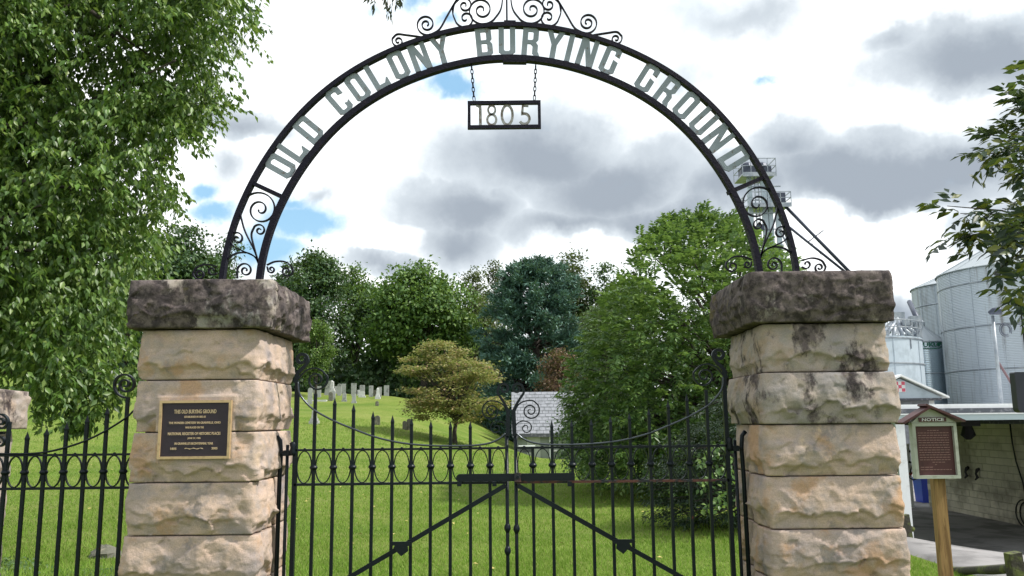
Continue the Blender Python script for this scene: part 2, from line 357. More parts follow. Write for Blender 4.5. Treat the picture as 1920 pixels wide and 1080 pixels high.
def text_into(mb, s, c, w, h, depth, xdir=(1, 0, 0), zdir=(0, 0, 1), ydir=(0, -1, 0), bold=0):
    cu = bpy.data.curves.new('t', 'FONT'); cu.body = s; cu.extrude = .02; cu.offset = bold; cu.resolution_u = 2
    ob = bpy.data.objects.new('t', cu); col.objects.link(ob)
    dg = bpy.context.evaluated_depsgraph_get(); me = bpy.data.meshes.new_from_object(ob.evaluated_get(dg))
    v = np.array([x.co[:] for x in me.vertices]); f = [tuple(p.vertices) for p in me.polygons]
    bpy.data.objects.remove(ob); bpy.data.curves.remove(cu); bpy.data.meshes.remove(me)
    lo = v.min(0); hi = v.max(0); v = (v-(lo+hi)/2)/(hi-lo)
    X, Z, Yd = map(np.array, (xdir, zdir, ydir))
    mb.add(np.array(c)+v[:, :1]*w*X+v[:, 1:2]*h*Z+v[:, 2:]*depth*Yd, f)
# ------------------------------------------------------------------ terrain
def sstep(x, a, b): t = np.clip((x-a)/(b-a), 0, 1); return t*t*(3-2*t)
TX = np.array([-90, -36, -22, -13, -10, -7.7, -5.6, -3.6, -1.4, 1.2, 8, 20, 60]); TZ = np.array([5.6, 5.1, 4.3, 3.52, 3.36, 3.26, 2.95, 2.1, .95, -.38, -1.1, -1.25, -1.3])
def H(x, y):
    x = np.asarray(x, float); y = np.asarray(y, float)
    xs = np.where(y > 0, x, x); base = np.interp(xs, TX, TZ)
    p = np.clip((y-9)/44, 0, 1)**1.7; q = sstep(y, 8.2, 15.5)
    w = sstep(x, 4.5, 8.0); pr = p*(1-w)+q*w
    far = sstep(y, 75, 140)*6*(1-.5*sstep(x, 0, 40))
    und = .05*np.sin(x*.55+1.3)*np.sin(y*.37)*sstep(y, 9, 20)*(1-w)
    return base*pr+far+und
def hit(px, py, ymax=58):
    d = D(px, py)
    for Y in np.arange(6, ymax, .1):
        p = EYE+d*(Y/d[1])
        if p[2] < H(p[0], p[1]): return np.array([p[0], p[1], float(H(p[0], p[1]))])
    p = EYE+d*(ymax/d[1]); return np.array([p[0], p[1], float(H(p[0], p[1]))])
def grid_sheet(name, xs, ys, zf, m, kind='structure'):
    Xg, Yg = np.meshgrid(xs, ys); V = np.stack([Xg, Yg, zf(Xg, Yg)], -1).reshape(-1, 3); nx = len(xs)
    i = np.arange(len(ys)-1)[:, None]*nx+np.arange(nx-1)[None]; i = i.ravel()
    return tag(fastmesh(name, V, np.stack([i, i+1, i+nx+1, i+nx], 1), m, smooth=True), kind=kind)
xs = np.concatenate([np.linspace(-600, -60, 20)[:-1], np.arange(-60, 60.1, .5), np.linspace(60, 700, 20)[1:]])
ys = np.concatenate([np.linspace(-400, -10, 16)[:-1], np.arange(-10, 80, .5), np.linspace(80, 150, 40), np.linspace(160, 1600, 20)])
grid_sheet('lawn_ground', xs, ys, H, MT['lawn'])
grid_sheet('paved_yard', np.arange(4.4, 75, .3), np.arange(8.5, 100, .5), lambda x, y: H(x, y)+.035-.4*(x < np.maximum(4.7, .43*y)), MT['asphalt'])
# ------------------------------------------------------------------ leaves
def norm(a): return a/np.maximum(np.linalg.norm(a, axis=-1, keepdims=True), 1e-9)
def leaf_mesh(name, pos, dirs, nor, L, W, m, parent, bend=.12):
    n = len(pos); dirs = norm(dirs); nor = norm(nor-dirs*np.sum(nor*dirs, -1, keepdims=True)); s = np.cross(dirs, nor)
    L = np.broadcast_to(L, (n,))[:, None]; W = np.broadcast_to(W, (n,))[:, None]
    v = np.stack([pos, pos+dirs*L*.42+s*W*.5+nor*W*bend, pos+dirs*L-nor*L*.12, pos+dirs*L*.42-s*W*.5+nor*W*bend], 1).reshape(-1, 3)
    b = np.arange(n)[:, None]*4; f = np.concatenate([b+np.array([0, 1, 2]), b+np.array([0, 2, 3])], 1).reshape(-1, 3)
    return fastmesh(name, v, f, m, parent)
def in_poly(p, poly):
    x, y = p[:, 0], p[:, 1]; r = np.zeros(len(p), bool); poly = np.array(poly, float); j = len(poly)-1
    for i in range(len(poly)):
        a, b = poly[i], poly[j]
        c = ((a[1] > y) != (b[1] > y)) & (x < (b[0]-a[0])*(y-a[1])/(b[1]-a[1]+1e-12)+a[0]); r ^= c; j = i
    return r
def limb(mb, p, q, r0, r1, sag=0, n=6, wob=.06):
    p = np.array(p, float); q = np.array(q, float); t = np.linspace(0, 1, n)[:, None]; pts = p+(q-p)*t
    pts[1:-1] += rng.normal(0, wob, (n-2, 3))*np.linalg.norm(q-p)*.3; pts[:, 2:] += sag*4*t*(1-t)
    mb.tube(pts, np.linspace(r0, r1, n), 6)
def tree(name, label, cat, base, Hh, rx, leafm, nleaf, leafL, lobes=16, zlo=.15, shape=1.0, group=None, ry=None, trunk=.22, flat=.55, spread=1.0, top=None, density_low=1.0, needle=False):
    base = np.array(base, float); ry = ry or rx
    t = thing(name, label, cat, tuple(base), group)
    zc = base[2]+Hh*(1+zlo)/2; rz = Hh*(1-zlo)/2
    # lobes on the crown ellipsoid
    lobes = int(lobes*1.9); u = rng.normal(size=(lobes*3, 3)); u = norm(u)*rng.uniform(.72, 1.12, (lobes*3, 1)); u = u[np.argsort(-u[:, 2]*.3+rng.random(len(u)))][:lobes]
    u[0] = (0, 0, 1); lr = rng.uniform(.16, .38, lobes)
    prof = 1-(shape-1)*np.clip(u[:, 2], 0, 1)*.5
    lc = np.stack([base[0]+u[:, 0]*rx*(1-lr)*prof, base[1]+u[:, 1]*ry*(1-lr)*prof, zc+u[:, 2]*rz*(1-lr*.8)], 1)
    lrad = np.stack([lr*rx*1.15, lr*ry*1.15, lr*rz*.85], 1)
    tr = MB(); tr.tube([base-[0, 0, .3], base+[rng.normal()*.1, 0, Hh*.25], base+[rng.normal()*.2, 0, Hh*.55], [base[0], base[1], zc+rz*.5]], [trunk*1.2, trunk, trunk*.7, trunk*.2], 8)
    tr.build('trunk', MT['bark'], t, smooth=True)
    br = MB()
    for i in range(min(lobes, 14)):
        z0 = base[2]+Hh*rng.uniform(.2, .5); limb(br, (base[0], base[1], z0), lc[i], trunk*.45, .02, n=5)
    br.build('branch', MT['bark'], t, smooth=True)
    nc = max(60, nleaf//22)                         # clusters
    li = rng.choice(lobes, nc, p=lr**2/np.sum(lr**2)); dv = norm(rng.normal(size=(nc, 3)))
    dv[:, 2] = np.where(dv[:, 2] < -.3, dv[:, 2]*rng.choice([1, -1], nc), dv[:, 2])
    rad = rng.uniform(.62, 1.0, nc)[:, None]; cc = lc[li]+dv*lrad[li]*rad
    cs = leafL*rng.uniform(1.5, 3.0, nc)*spread
    ci = rng.integers(0, nc, nleaf); off = rng.normal(size=(nleaf, 3))*np.array([1, 1, flat])*cs[ci][:, None]*.6
    pos = cc[ci]+off
    pos = pos[pos[:, 2] > base[2]+.25]; k = len(pos)
    out = norm(pos-np.array([base[0], base[1], zc]))
    nor = norm(out*.6+np.array([0, 0, .8])+rng.normal(size=(k, 3))*.55); dr = norm(out*.5+rng.normal(size=(k, 3))+np.array([0, 0, -.35]))
    if needle: dr = norm(out*.8+rng.normal(size=(k, 3))*.6+np.array([0, 0, .35]))
    L = leafL*rng.uniform(.6, 1.25, k)
    leaf_mesh('crown', pos, dr, nor, L, L*(.28 if needle else .62), leafm, t)
    return t
# ------------------------------------------------------------------ background woods
def bgtree(px, top, halfw, Y, leafm, n, label, name='broadleaf_tree', zlo=.06, base_py=745, **k):
    q = P(px, top, Y); hx = halfw/CF*Y; zb = float(H(q[0], Y)); cat = k.pop('cat', 'tree')
    L = k.pop('L', .30)
    return tree(name, label, cat, (q[0], Y, zb), q[2]-zb, hx, leafm, n, L, zlo=zlo, group='trees of the wood behind the cemetery', **k)
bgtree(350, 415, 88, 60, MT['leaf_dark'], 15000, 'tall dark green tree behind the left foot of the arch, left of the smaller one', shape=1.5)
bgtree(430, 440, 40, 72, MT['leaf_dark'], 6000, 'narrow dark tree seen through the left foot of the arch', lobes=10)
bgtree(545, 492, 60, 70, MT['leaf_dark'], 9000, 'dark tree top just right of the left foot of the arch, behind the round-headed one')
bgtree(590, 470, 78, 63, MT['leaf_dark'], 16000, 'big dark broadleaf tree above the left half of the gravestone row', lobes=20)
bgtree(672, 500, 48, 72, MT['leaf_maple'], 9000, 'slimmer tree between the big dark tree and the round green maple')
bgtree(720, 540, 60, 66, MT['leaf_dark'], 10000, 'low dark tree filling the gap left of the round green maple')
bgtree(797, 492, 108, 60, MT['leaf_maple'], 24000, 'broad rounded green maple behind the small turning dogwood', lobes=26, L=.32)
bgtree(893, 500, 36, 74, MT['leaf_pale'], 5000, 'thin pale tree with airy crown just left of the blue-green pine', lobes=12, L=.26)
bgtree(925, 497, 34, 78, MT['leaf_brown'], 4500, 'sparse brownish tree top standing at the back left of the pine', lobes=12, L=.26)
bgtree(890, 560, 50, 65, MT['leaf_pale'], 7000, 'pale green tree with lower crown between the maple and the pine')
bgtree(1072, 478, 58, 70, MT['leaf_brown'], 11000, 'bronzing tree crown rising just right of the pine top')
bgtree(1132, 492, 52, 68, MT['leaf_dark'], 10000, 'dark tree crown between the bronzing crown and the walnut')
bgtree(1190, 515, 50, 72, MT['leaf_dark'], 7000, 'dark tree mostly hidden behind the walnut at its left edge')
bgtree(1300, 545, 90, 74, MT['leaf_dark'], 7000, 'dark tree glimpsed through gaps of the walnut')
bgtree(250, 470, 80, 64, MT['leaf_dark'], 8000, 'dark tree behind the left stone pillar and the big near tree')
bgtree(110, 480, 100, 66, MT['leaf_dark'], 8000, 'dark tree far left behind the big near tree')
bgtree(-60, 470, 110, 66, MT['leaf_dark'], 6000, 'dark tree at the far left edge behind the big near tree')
def pine(px, top, halfw, Y):
    q = P(px, top, Y); x = q[0]; zb = float(H(x, Y)); Hh = q[2]-zb; hx = halfw/CF*Y
    t = thing('pine_tree', 'tall blue-green pine with layered boughs behind the small shed', 'pine tree', (x, Y, zb), 'trees of the wood behind the cemetery')
    tr = MB(); tr.tube([(x, Y, zb-.3), (x, Y, zb+Hh*.5), (x+.1, Y, zb+Hh*.96)], [.35, .22, .04], 8); tr.build('trunk', MT['bark'], t, smooth=True)
    br = MB(); P_, D_, N_ = [], [], []
    for i in range(210):
        f = rng.random()**.85; z = zb+Hh*(.05+.9*f); a = rng.uniform(0, 2*math.pi)
        prof = (np.interp(f, [0, .2, .5, .75, .9, 1], [1.0, 1.0, .95, .82, .58, .2])); r = hx*prof*rng.uniform(.7, 1.08)
        tip = np.array([x+math.cos(a)*r, Y+math.sin(a)*r, z+r*rng.uniform(.0, .28)]); root = np.array([x, Y, z-.2])
        limb(br, root, tip, .06, .012, n=5, wob=.03)
        n = 26; tt = rng.uniform(.35, 1.02, n)[:, None]; c = root+(tip-root)*tt; side = np.array([-math.sin(a), math.cos(a), 0])
        c = c+side*rng.normal(0, .22*r*.6, (n, 1))*(1.25-tt)+rng.normal(0, .08, (n, 3))
        for cc in c:
            m = 9; dd = norm(rng.normal(size=(m, 3))*.8+np.array([math.cos(a), math.sin(a), .55])); P_.append(cc+rng.normal(0, .13, (m, 3))); D_.append(dd); N_.append(norm(rng.normal(size=(m, 3))+[0, 0, .8]))
    br.build('branch', MT['bark'], t, smooth=True)
    p = np.concatenate(P_); L = .34*rng.uniform(.7, 1.3, len(p))
    leaf_mesh('needles', p, np.concatenate(D_), np.concatenate(N_), L, L*.30, MT['needle'], t)
pine(1003, 476, 118, 56)
bgtree(1135, 560, 66, 50, MT['spruce'], 13000, 'yellowish green hemlock right of the pine, behind the shed', name='hemlock_tree', L=.2, flat=.35, needle=True, shape=1.5, zlo=.04)
bgtree(1045, 652, 52, 48.5, MT['reddish'], 4500, 'small russet tree just behind the shed roof', name='russet_tree', L=.15, lobes=12)
# dark undergrowth closing the wood's edge
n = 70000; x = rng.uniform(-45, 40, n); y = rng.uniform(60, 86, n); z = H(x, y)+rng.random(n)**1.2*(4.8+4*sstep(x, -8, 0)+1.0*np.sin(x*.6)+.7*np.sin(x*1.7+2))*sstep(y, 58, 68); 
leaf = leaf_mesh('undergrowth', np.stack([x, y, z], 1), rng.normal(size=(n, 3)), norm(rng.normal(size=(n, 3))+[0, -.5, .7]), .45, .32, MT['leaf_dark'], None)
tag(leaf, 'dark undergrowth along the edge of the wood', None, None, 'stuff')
# young tree at the inner edge of the left pillar
tree('young_tree', 'small leafy green tree beside the right edge of the left pillar, behind the gate scroll', 'tree', hit(592, 745), 4.6, 1.0, MT['leaf_big'], 9000, .13, zlo=.16, lobes=14, trunk=.08)
# ------------------------------------------------------------------ dogwood
def dogwood():
    b = hit(853, 833); Y = b[1]
    poly = [(752, 690), (770, 668), (800, 652), (822, 633), (840, 645), (862, 660), (885, 655), (890, 672), (912, 690), (935, 708), (932, 720), (950, 745), (945, 770), (925, 780), (905, 770), (890, 795), (868, 785), (850, 800), (835, 782), (815, 775), (790, 792), (770, 765), (778, 745), (755, 735), (760, 715)]
    t = thing('dogwood_tree', 'small spreading tree with leaves turning pinkish yellow on the lawn', 'tree', tuple(b))
    tr = MB(); tr.tube([b-[0, 0, .2], P(852, 810, Y), P(856, 785, Y)], [.13, .09, .075], 8); tr.build('trunk', MT['bark'], t, smooth=True)
    br = MB(); root = P(855, 792, Y); P_, D_, N_ = [], [], []
    lays = []
    tuft = [(rng.uniform(752, 950), rng.uniform(636, 798)) for _ in range(75)]
    while len(lays) < 440:
        cxy = tuft[rng.integers(0, 75)]; px, py = cxy[0]+rng.normal(0, 9), cxy[1]+rng.normal(0, 3.5)
        if not in_poly(np.array([[px, py]]), poly)[0]: continue
        hw = 95*np.interp(py, [632, 690, 760, 800], [.25, .8, 1, .6]); dy = math.sqrt(max(.02, 1-((px-852)/100)**2))*hw/CF*Y*rng.uniform(-1, 1)
        p = P(px, py, Y); p[1] += dy; lays.append(p)
    for i, p in enumerate(lays):
        if i < 55: limb(br, root+[0, 0, rng.uniform(0, .8)], p, .035, .008, sag=.12, n=6)
        n = 40; out = norm(p-root); o = rng.normal(size=(n, 3))*[.22, .22, .055]
        P_.append(p+o); D_.append(norm(rng.normal(size=(n, 3))*[1, 1, .3]+out*.6+[0, 0, -.25])); N_.append(norm(rng.normal(size=(n, 3))*.35+[0, 0, 1]))
    br.build('branch', MT['bark'], t, smooth=True)
    pp = np.concatenate(P_); L = .13*rng.uniform(.7, 1.3, len(pp))
    leaf_mesh('crown', pp, np.concatenate(D_), np.concatenate(N_), L, L*.6, MT['dogwood'], t)
dogwood()
# ------------------------------------------------------------------ big left tree
def left_tree():
    b = np.array([-9.2, 11.5, float(H(-9.2, 11.5))])
    t = thing('shade_tree', 'huge leafy green tree filling the left of the view, drooping over the fence', 'tree', tuple(b))
    tr = MB(); tr.tube([b-[0, 0, .3], b+[.1, 0, 1.8], b+[.2, -.1, 4], b+[.5, -.2, 7.5], b+[.6, -.2, 10.5]], [.52, .42, .36, .24, .1], 14); tr.build('trunk', MT['bark'], t, smooth=True)
    poly = [(-520, -420), (500, -420), (470, -80), (480, 0), (492, 40), (470, 62), (455, 55), (470, 80), (440, 100), (455, 130), (438, 150), (450, 195), (428, 200), (412, 235), (395, 252), (355, 255), (345, 275), (370, 288), (335, 300), (322, 325), (345, 345), (335, 370), (362, 388), (330, 400), (318, 425), (325, 450), (300, 475), (325, 510), (290, 525), (262, 560), (262, 600), (252, 640), (262, 690), (243, 700), (232, 720), (215, 745), (190, 700), (178, 742), (168, 770), (150, 790), (140, 775), (115, 758), (105, 716), (92, 776), (78, 765), (68, 720), (40, 690), (20, 672), (-60, 690), (-200, 700), (-520, 700)]
    poly = [(a-26, b2-34*(b2 > 600)) for a, b2 in poly]
    def rnd(n, y0=8.2, y1=12.8):
        out = []
        while sum(map(len, out)) < n:
            m = n; px = rng.uniform(-520, 500, m); py = rng.uniform(-420, 800, m); k = in_poly(np.stack([px, py], 1), poly)
            edge = np.clip((480-px)/500, 0, 1); Yy = rng.uniform(y0, y1, m); Yy = 10.4+(Yy-10.4)*(.45+.55*edge)
            q = np.stack([P(a, c, d) for a, c, d in zip(px[k], py[k], Yy[k])]); out.append(q)
        return np.concatenate(out)[:n]
    bo = rnd(420); tw = bo[rng.integers(0, len(bo), 11500)]+rng.normal(size=(11500, 3))*[.30, .30, .20]; tw = np.concatenate([tw[in_poly(PX(tw), poly)], rnd(2600), rnd(3600, 10.6, 13.2)])
    # front-frame gaps: drop twigs in a few holes where sky shows
    pj = PX(tw); keep = np.ones(len(tw), bool)
    for (cx, cy, r) in ((155, 140, 22), (260, 80, 20), (335, 130, 20), (300, 125, 14), (235, 245, 12), (40, 460, 16), (390, 30, 12), (185, 155, 14)):
        keep &= np.hypot(pj[:, 0]-cx, pj[:, 1]-cy) > r
    tw = tw[keep]
    br = MB(); ends = rnd(70)
    for i, e in enumerate(ends):
        z0 = b[2]+np.clip((e[2]-b[2])*.55+rng.uniform(.3, 1.2), 2.0, 9.5); limb(br, (b[0]+.2, b[1]-.1, z0), e, .10 if i < 20 else .05, .010, sag=.35, n=8, wob=.03)
    for pts in ([(0, 700), (70, 690), (140, 696), (200, 702)], [(-40, 460), (60, 470), (150, 490)], [(-20, 30), (60, 25), (170, 0)], [(-20, 240), (50, 232), (120, 225)], [(40, 340), (110, 350), (190, 356)], [(-60, 240), (30, 243), (70, 232)], [(170, 20), (230, 70), (290, 110)]):
        br.tube([P(a, c, 9.0+.3*i) for i, (a, c) in enumerate(pts)], np.linspace(.028, .010, len(pts)), 6)
    # a long limb reaching over the arch, carrying the hanging twigs at the top edge
    reach = [np.array([-8.9, 11.3, 8.2]), P(200, -260, 10.0), P(480, -150, 9.2), P(640, -70, 8.8), P(735, -30, 8.6)]
    br.tube(reach, [.12, .08, .05, .025, .01], 7)
    br.build('branch', MT['bark'], t, smooth=True)
    P_, D_, N_, L_ = [], [], [], []
    for p in tw:
        n = 18; a = rng.uniform(0, 2*math.pi); ax = norm(np.array([math.cos(a), math.sin(a), rng.uniform(-.9, .1)])); ln = rng.uniform(.25, .5)
        s = rng.uniform(0, 1, (n, 1)); P_.append(p+ax*ln*s+np.array([0, 0, -.12])*s**2+rng.normal(0, .02, (n, 3)))
        side = norm(np.cross(ax, [0, 0, 1]))*rng.choice([-1, 1], (n, 1))
        D_.append(norm(ax*.55+side*.6+np.array([0, 0, -.75])+rng.normal(size=(n, 3))*.3)); N_.append(norm(np.array([0, 0, .9])+side*.7+np.array([.1, -.35, 0])+rng.normal(size=(n, 3))*.35)); L_.append(rng.uniform(.06, .11, n))
    # drooping sprays over the fence and ragged right edge
    for (px, py, Y, ln) in ((95, 700, 9, .45), (85, 705, 9.3, .5), (145, 700, 9, .55), (160, 705, 9.2, .5), (172, 700, 9.1, .45), (120, 690, 9, .5), (205, 690, 9, .5), (225, 700, 9.4, .35), (190, 690, 9.2, .5), (150, 730, 8.9, .42), (245, 690, 9.2, .2), (20, 650, 9, .3), (60, 660, 9, .3), (135, 740, 9, .3), (160, 770, 9, .18)):
        p = P(px, py, Y)
        for kx in range(4):
            q = p+rng.normal(0, .07, 3); n = 34; s = rng.uniform(0, 1, (n, 1)); P_.append(q+np.array([0, 0, -ln])*s+rng.normal(0, .035, (n, 3)))
            D_.append(norm(rng.normal(size=(n, 3))*.6+[0, 0, -.9])); N_.append(norm(rng.normal(size=(n, 3))+[.2, -.7, .4])); L_.append(rng.uniform(.06, .11, n))
    L = np.concatenate(L_); leaf_mesh('foliage', np.concatenate(P_), np.concatenate(D_), np.concatenate(N_), L, L*.50, MT['leaf_big'], t)
    P_, D_, N_ = [], [], []; sb = MB()
    for (x0, y0, x1, y1) in ((692, -35, 690, 12), (700, -35, 702, 30), (712, -38, 722, 18), (722, -30, 728, 42), (735, -30, 733, 50), (740, -30, 742, 22), (748, -30, 752, 18), (705, -30, 690, 5)):
        a = P(x0, y0, 8.7); c = P(x1, y1-14, 8.7); sb.tube([a, (a+c)/2+[.01, 0, 0], c], [.004, .003, .002], 5)
        n = 7; s = np.linspace(.45, 1, n)[:, None]; P_.append(a+(c-a)*s); D_.append(norm(rng.normal(size=(n, 3))*.35+[0, 0, -1])); N_.append(rng.normal(size=(n, 3))+[0, -1, 0])
    sb.build('hanging_twig', MT['bark'], t); pp = np.concatenate(P_)
    leaf_mesh('hanging_leaves', pp, np.concatenate(D_), np.concatenate(N_), .095, .028, MT['twigleaf'], t)
left_tree()
# ------------------------------------------------------------------ right-hand walnut and dark conifer
def pinnate(roots, rdirs, rl, leafl, leafw, npair, m, parent, name='foliage', droop=.3):
    P_, D_, N_, L_ = [], [], [], []; k = len(roots); rdirs = norm(rdirs)
    side = norm(np.cross(rdirs, np.array([0, 0, 1.])+rng.normal(size=(k, 3))*.15)); upv = norm(np.cross(side, rdirs))
    for i in range(npair+1):
        s = .25+.75*i/npair; c = roots+rdirs*rl[:, None]*s+np.array([0, 0, -1.])*(droop*rl[:, None]*s*s)
        ax = norm(rdirs+np.array([0, 0, -2*droop*s]))
        for sg in ((-1, 1) if i < npair else (0,)):
            P_.append(c); D_.append(norm(ax*(.55 if sg else 1)+side*sg*.85+np.array([0, 0, -.12])+rng.normal(size=(k, 3))*.12)); N_.append(norm(upv+rng.normal(size=(k, 3))*.25))
            L_.append(leafl*(.7+.3*math.sin(math.pi*s))*rng.uniform(.85, 1.15, k))
    L = np.concatenate(L_); return leaf_mesh(name, np.concatenate(P_), np.concatenate(D_), np.concatenate(N_), L, L*leafw, m, parent, bend=.08)
def walnut():
    Yc = 19.0; b = np.array([5.0, Yc, float(H(5.0, Yc))])
    t = thing('walnut_tree', 'bushy walnut with long compound leaves filling the view left of the right pillar', 'tree', tuple(b))
    tr = MB(); tr.tube([b-[0, 0, .2], b+[0, 0, 1.2], b+[.1, .1, 3.2], b+[-.1, 0, 5.2]], [.22, .17, .12, .03], 10); tr.build('trunk', MT['bark'], t, smooth=True)
    poly = [(1042, 735), (1052, 700), (1045, 690), (1075, 650), (1085, 625), (1100, 590), (1118, 560), (1130, 545), (1150, 530), (1180, 505), (1188, 470), (1200, 450), (1215, 432), (1238, 425), (1245, 402), (1262, 415), (1285, 405), (1305, 393), (1325, 395), (1345, 400), (1360, 412), (1378, 408), (1395, 420), (1440, 455), (1480, 480), (1490, 510), (1500, 700), (1480, 900), (1300, 905), (1200, 895), (1130, 893), (1075, 880), (1048, 850), (1040, 815), (1060, 790), (1045, 765)]
    poly = [((1270+(a-1270)*.88 if a < 1270 else a), (650+(b2-650)*.93 if b2 < 650 else b2)) for a, b2 in poly]
    holes = [(1245, 528, 18), (1275, 560, 16), (1300, 585, 20), (1235, 510, 12), (1320, 570, 14)]
    pts = []
    while len(pts) < 5200:
        px = rng.uniform(1035, 1500); py = rng.uniform(390, 905)
        if not in_poly(np.array([[px, py]]), poly)[0]: continue
        if any(math.hypot(px-h[0], py-h[1]) < h[2] for h in holes): continue
        if py < 420 and rng.random() < .3: continue
        e = np.clip(min(abs(px-1040), abs(py-390))/120, .25, 1); Y = Yc+rng.uniform(-2.8, 2.2)*e
        p = P(px, py, Y)
        if p[2] > H(p[0], p[1])+.1: pts.append(p)
    pts = np.array(pts); c = np.array([b[0]-.6, b[1]+1.2, b[2]+2.6]); out = norm(pts-c)
    rd = norm(out+rng.normal(size=pts.shape)*.5+[0, -.25, .15])
    br = MB(); sel = pts[:90]
    for e in sel: limb(br, (b[0], b[1], b[2]+np.clip((e[2]-b[2])*.6, .5, 4.6)), e, .05, .01, n=6, wob=.04, sag=.1)
    for (px, py) in ((1250, 405), (1263, 412), (1206, 440), (1312, 395), (1330, 396), (1355, 405), (1190, 480), (1232, 430), (1285, 400), (1375, 412)):
        e = P(px, py+14, Yc-.3); limb(br, e-[.1, 0, .8], e, .015, .005, n=4)
        pts = np.concatenate([pts, e+rng.normal(0, .05, (6, 3))]); rd = np.concatenate([rd, norm(rng.normal(size=(6, 3))*.6+[0, -.2, .9])])
    br.build('branch', MT['bark'], t, smooth=True)
    pinnate(pts, rd, rng.uniform(.30, .52, len(pts)), .145, .42, 5, MT['walnut'], t)
walnut()
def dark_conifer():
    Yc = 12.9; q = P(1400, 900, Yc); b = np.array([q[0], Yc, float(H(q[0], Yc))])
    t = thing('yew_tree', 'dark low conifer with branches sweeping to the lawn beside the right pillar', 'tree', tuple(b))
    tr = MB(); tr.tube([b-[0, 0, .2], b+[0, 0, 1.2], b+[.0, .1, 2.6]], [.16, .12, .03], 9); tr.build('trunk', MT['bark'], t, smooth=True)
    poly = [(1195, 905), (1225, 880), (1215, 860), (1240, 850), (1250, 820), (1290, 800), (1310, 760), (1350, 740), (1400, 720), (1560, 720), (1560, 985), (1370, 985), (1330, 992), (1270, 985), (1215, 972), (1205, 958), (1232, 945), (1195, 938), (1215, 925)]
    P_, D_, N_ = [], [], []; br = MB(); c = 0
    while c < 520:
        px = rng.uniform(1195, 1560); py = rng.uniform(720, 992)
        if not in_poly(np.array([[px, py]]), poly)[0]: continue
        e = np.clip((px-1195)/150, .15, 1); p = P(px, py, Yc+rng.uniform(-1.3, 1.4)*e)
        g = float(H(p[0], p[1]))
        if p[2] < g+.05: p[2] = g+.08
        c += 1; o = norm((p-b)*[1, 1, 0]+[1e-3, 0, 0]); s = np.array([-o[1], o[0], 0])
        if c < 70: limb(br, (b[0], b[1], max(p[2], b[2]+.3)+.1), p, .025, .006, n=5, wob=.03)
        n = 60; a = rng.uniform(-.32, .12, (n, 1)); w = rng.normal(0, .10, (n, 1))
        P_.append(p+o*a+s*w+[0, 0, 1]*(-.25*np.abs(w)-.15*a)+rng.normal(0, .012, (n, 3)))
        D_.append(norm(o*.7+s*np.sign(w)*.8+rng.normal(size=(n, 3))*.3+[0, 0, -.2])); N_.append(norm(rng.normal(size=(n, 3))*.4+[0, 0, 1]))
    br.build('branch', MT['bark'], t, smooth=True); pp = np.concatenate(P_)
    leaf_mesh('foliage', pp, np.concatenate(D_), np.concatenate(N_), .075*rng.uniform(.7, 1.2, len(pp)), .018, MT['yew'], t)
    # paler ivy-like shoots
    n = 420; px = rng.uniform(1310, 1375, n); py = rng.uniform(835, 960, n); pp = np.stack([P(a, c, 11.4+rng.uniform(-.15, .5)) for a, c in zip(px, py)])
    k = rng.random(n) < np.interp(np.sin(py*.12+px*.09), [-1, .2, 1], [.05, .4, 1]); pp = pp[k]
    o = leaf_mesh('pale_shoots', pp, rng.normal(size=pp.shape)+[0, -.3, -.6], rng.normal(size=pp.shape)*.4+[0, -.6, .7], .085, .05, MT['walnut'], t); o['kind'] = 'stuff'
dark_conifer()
# shrubs in the shade below the walnut
def shrub(label, px, py, Y, r, h, m, n, L=.09):
    q = P(px, py, Y); tree('shrub', label, 'shrub', (q[0], Y, float(H(q[0], Y))), h, r, m, n, L, zlo=.02, lobes=10, trunk=.03)
shrub('dark shrub low under the walnut, just right of the shed', 1120, 880, 21.5, 1.3, 2.0, MT['leaf_dark'], 7000)
shrub('dark shrub under the walnut, midway to the right pillar', 1230, 880, 20.5, 1.4, 1.7, MT['leaf_dark'], 7000)
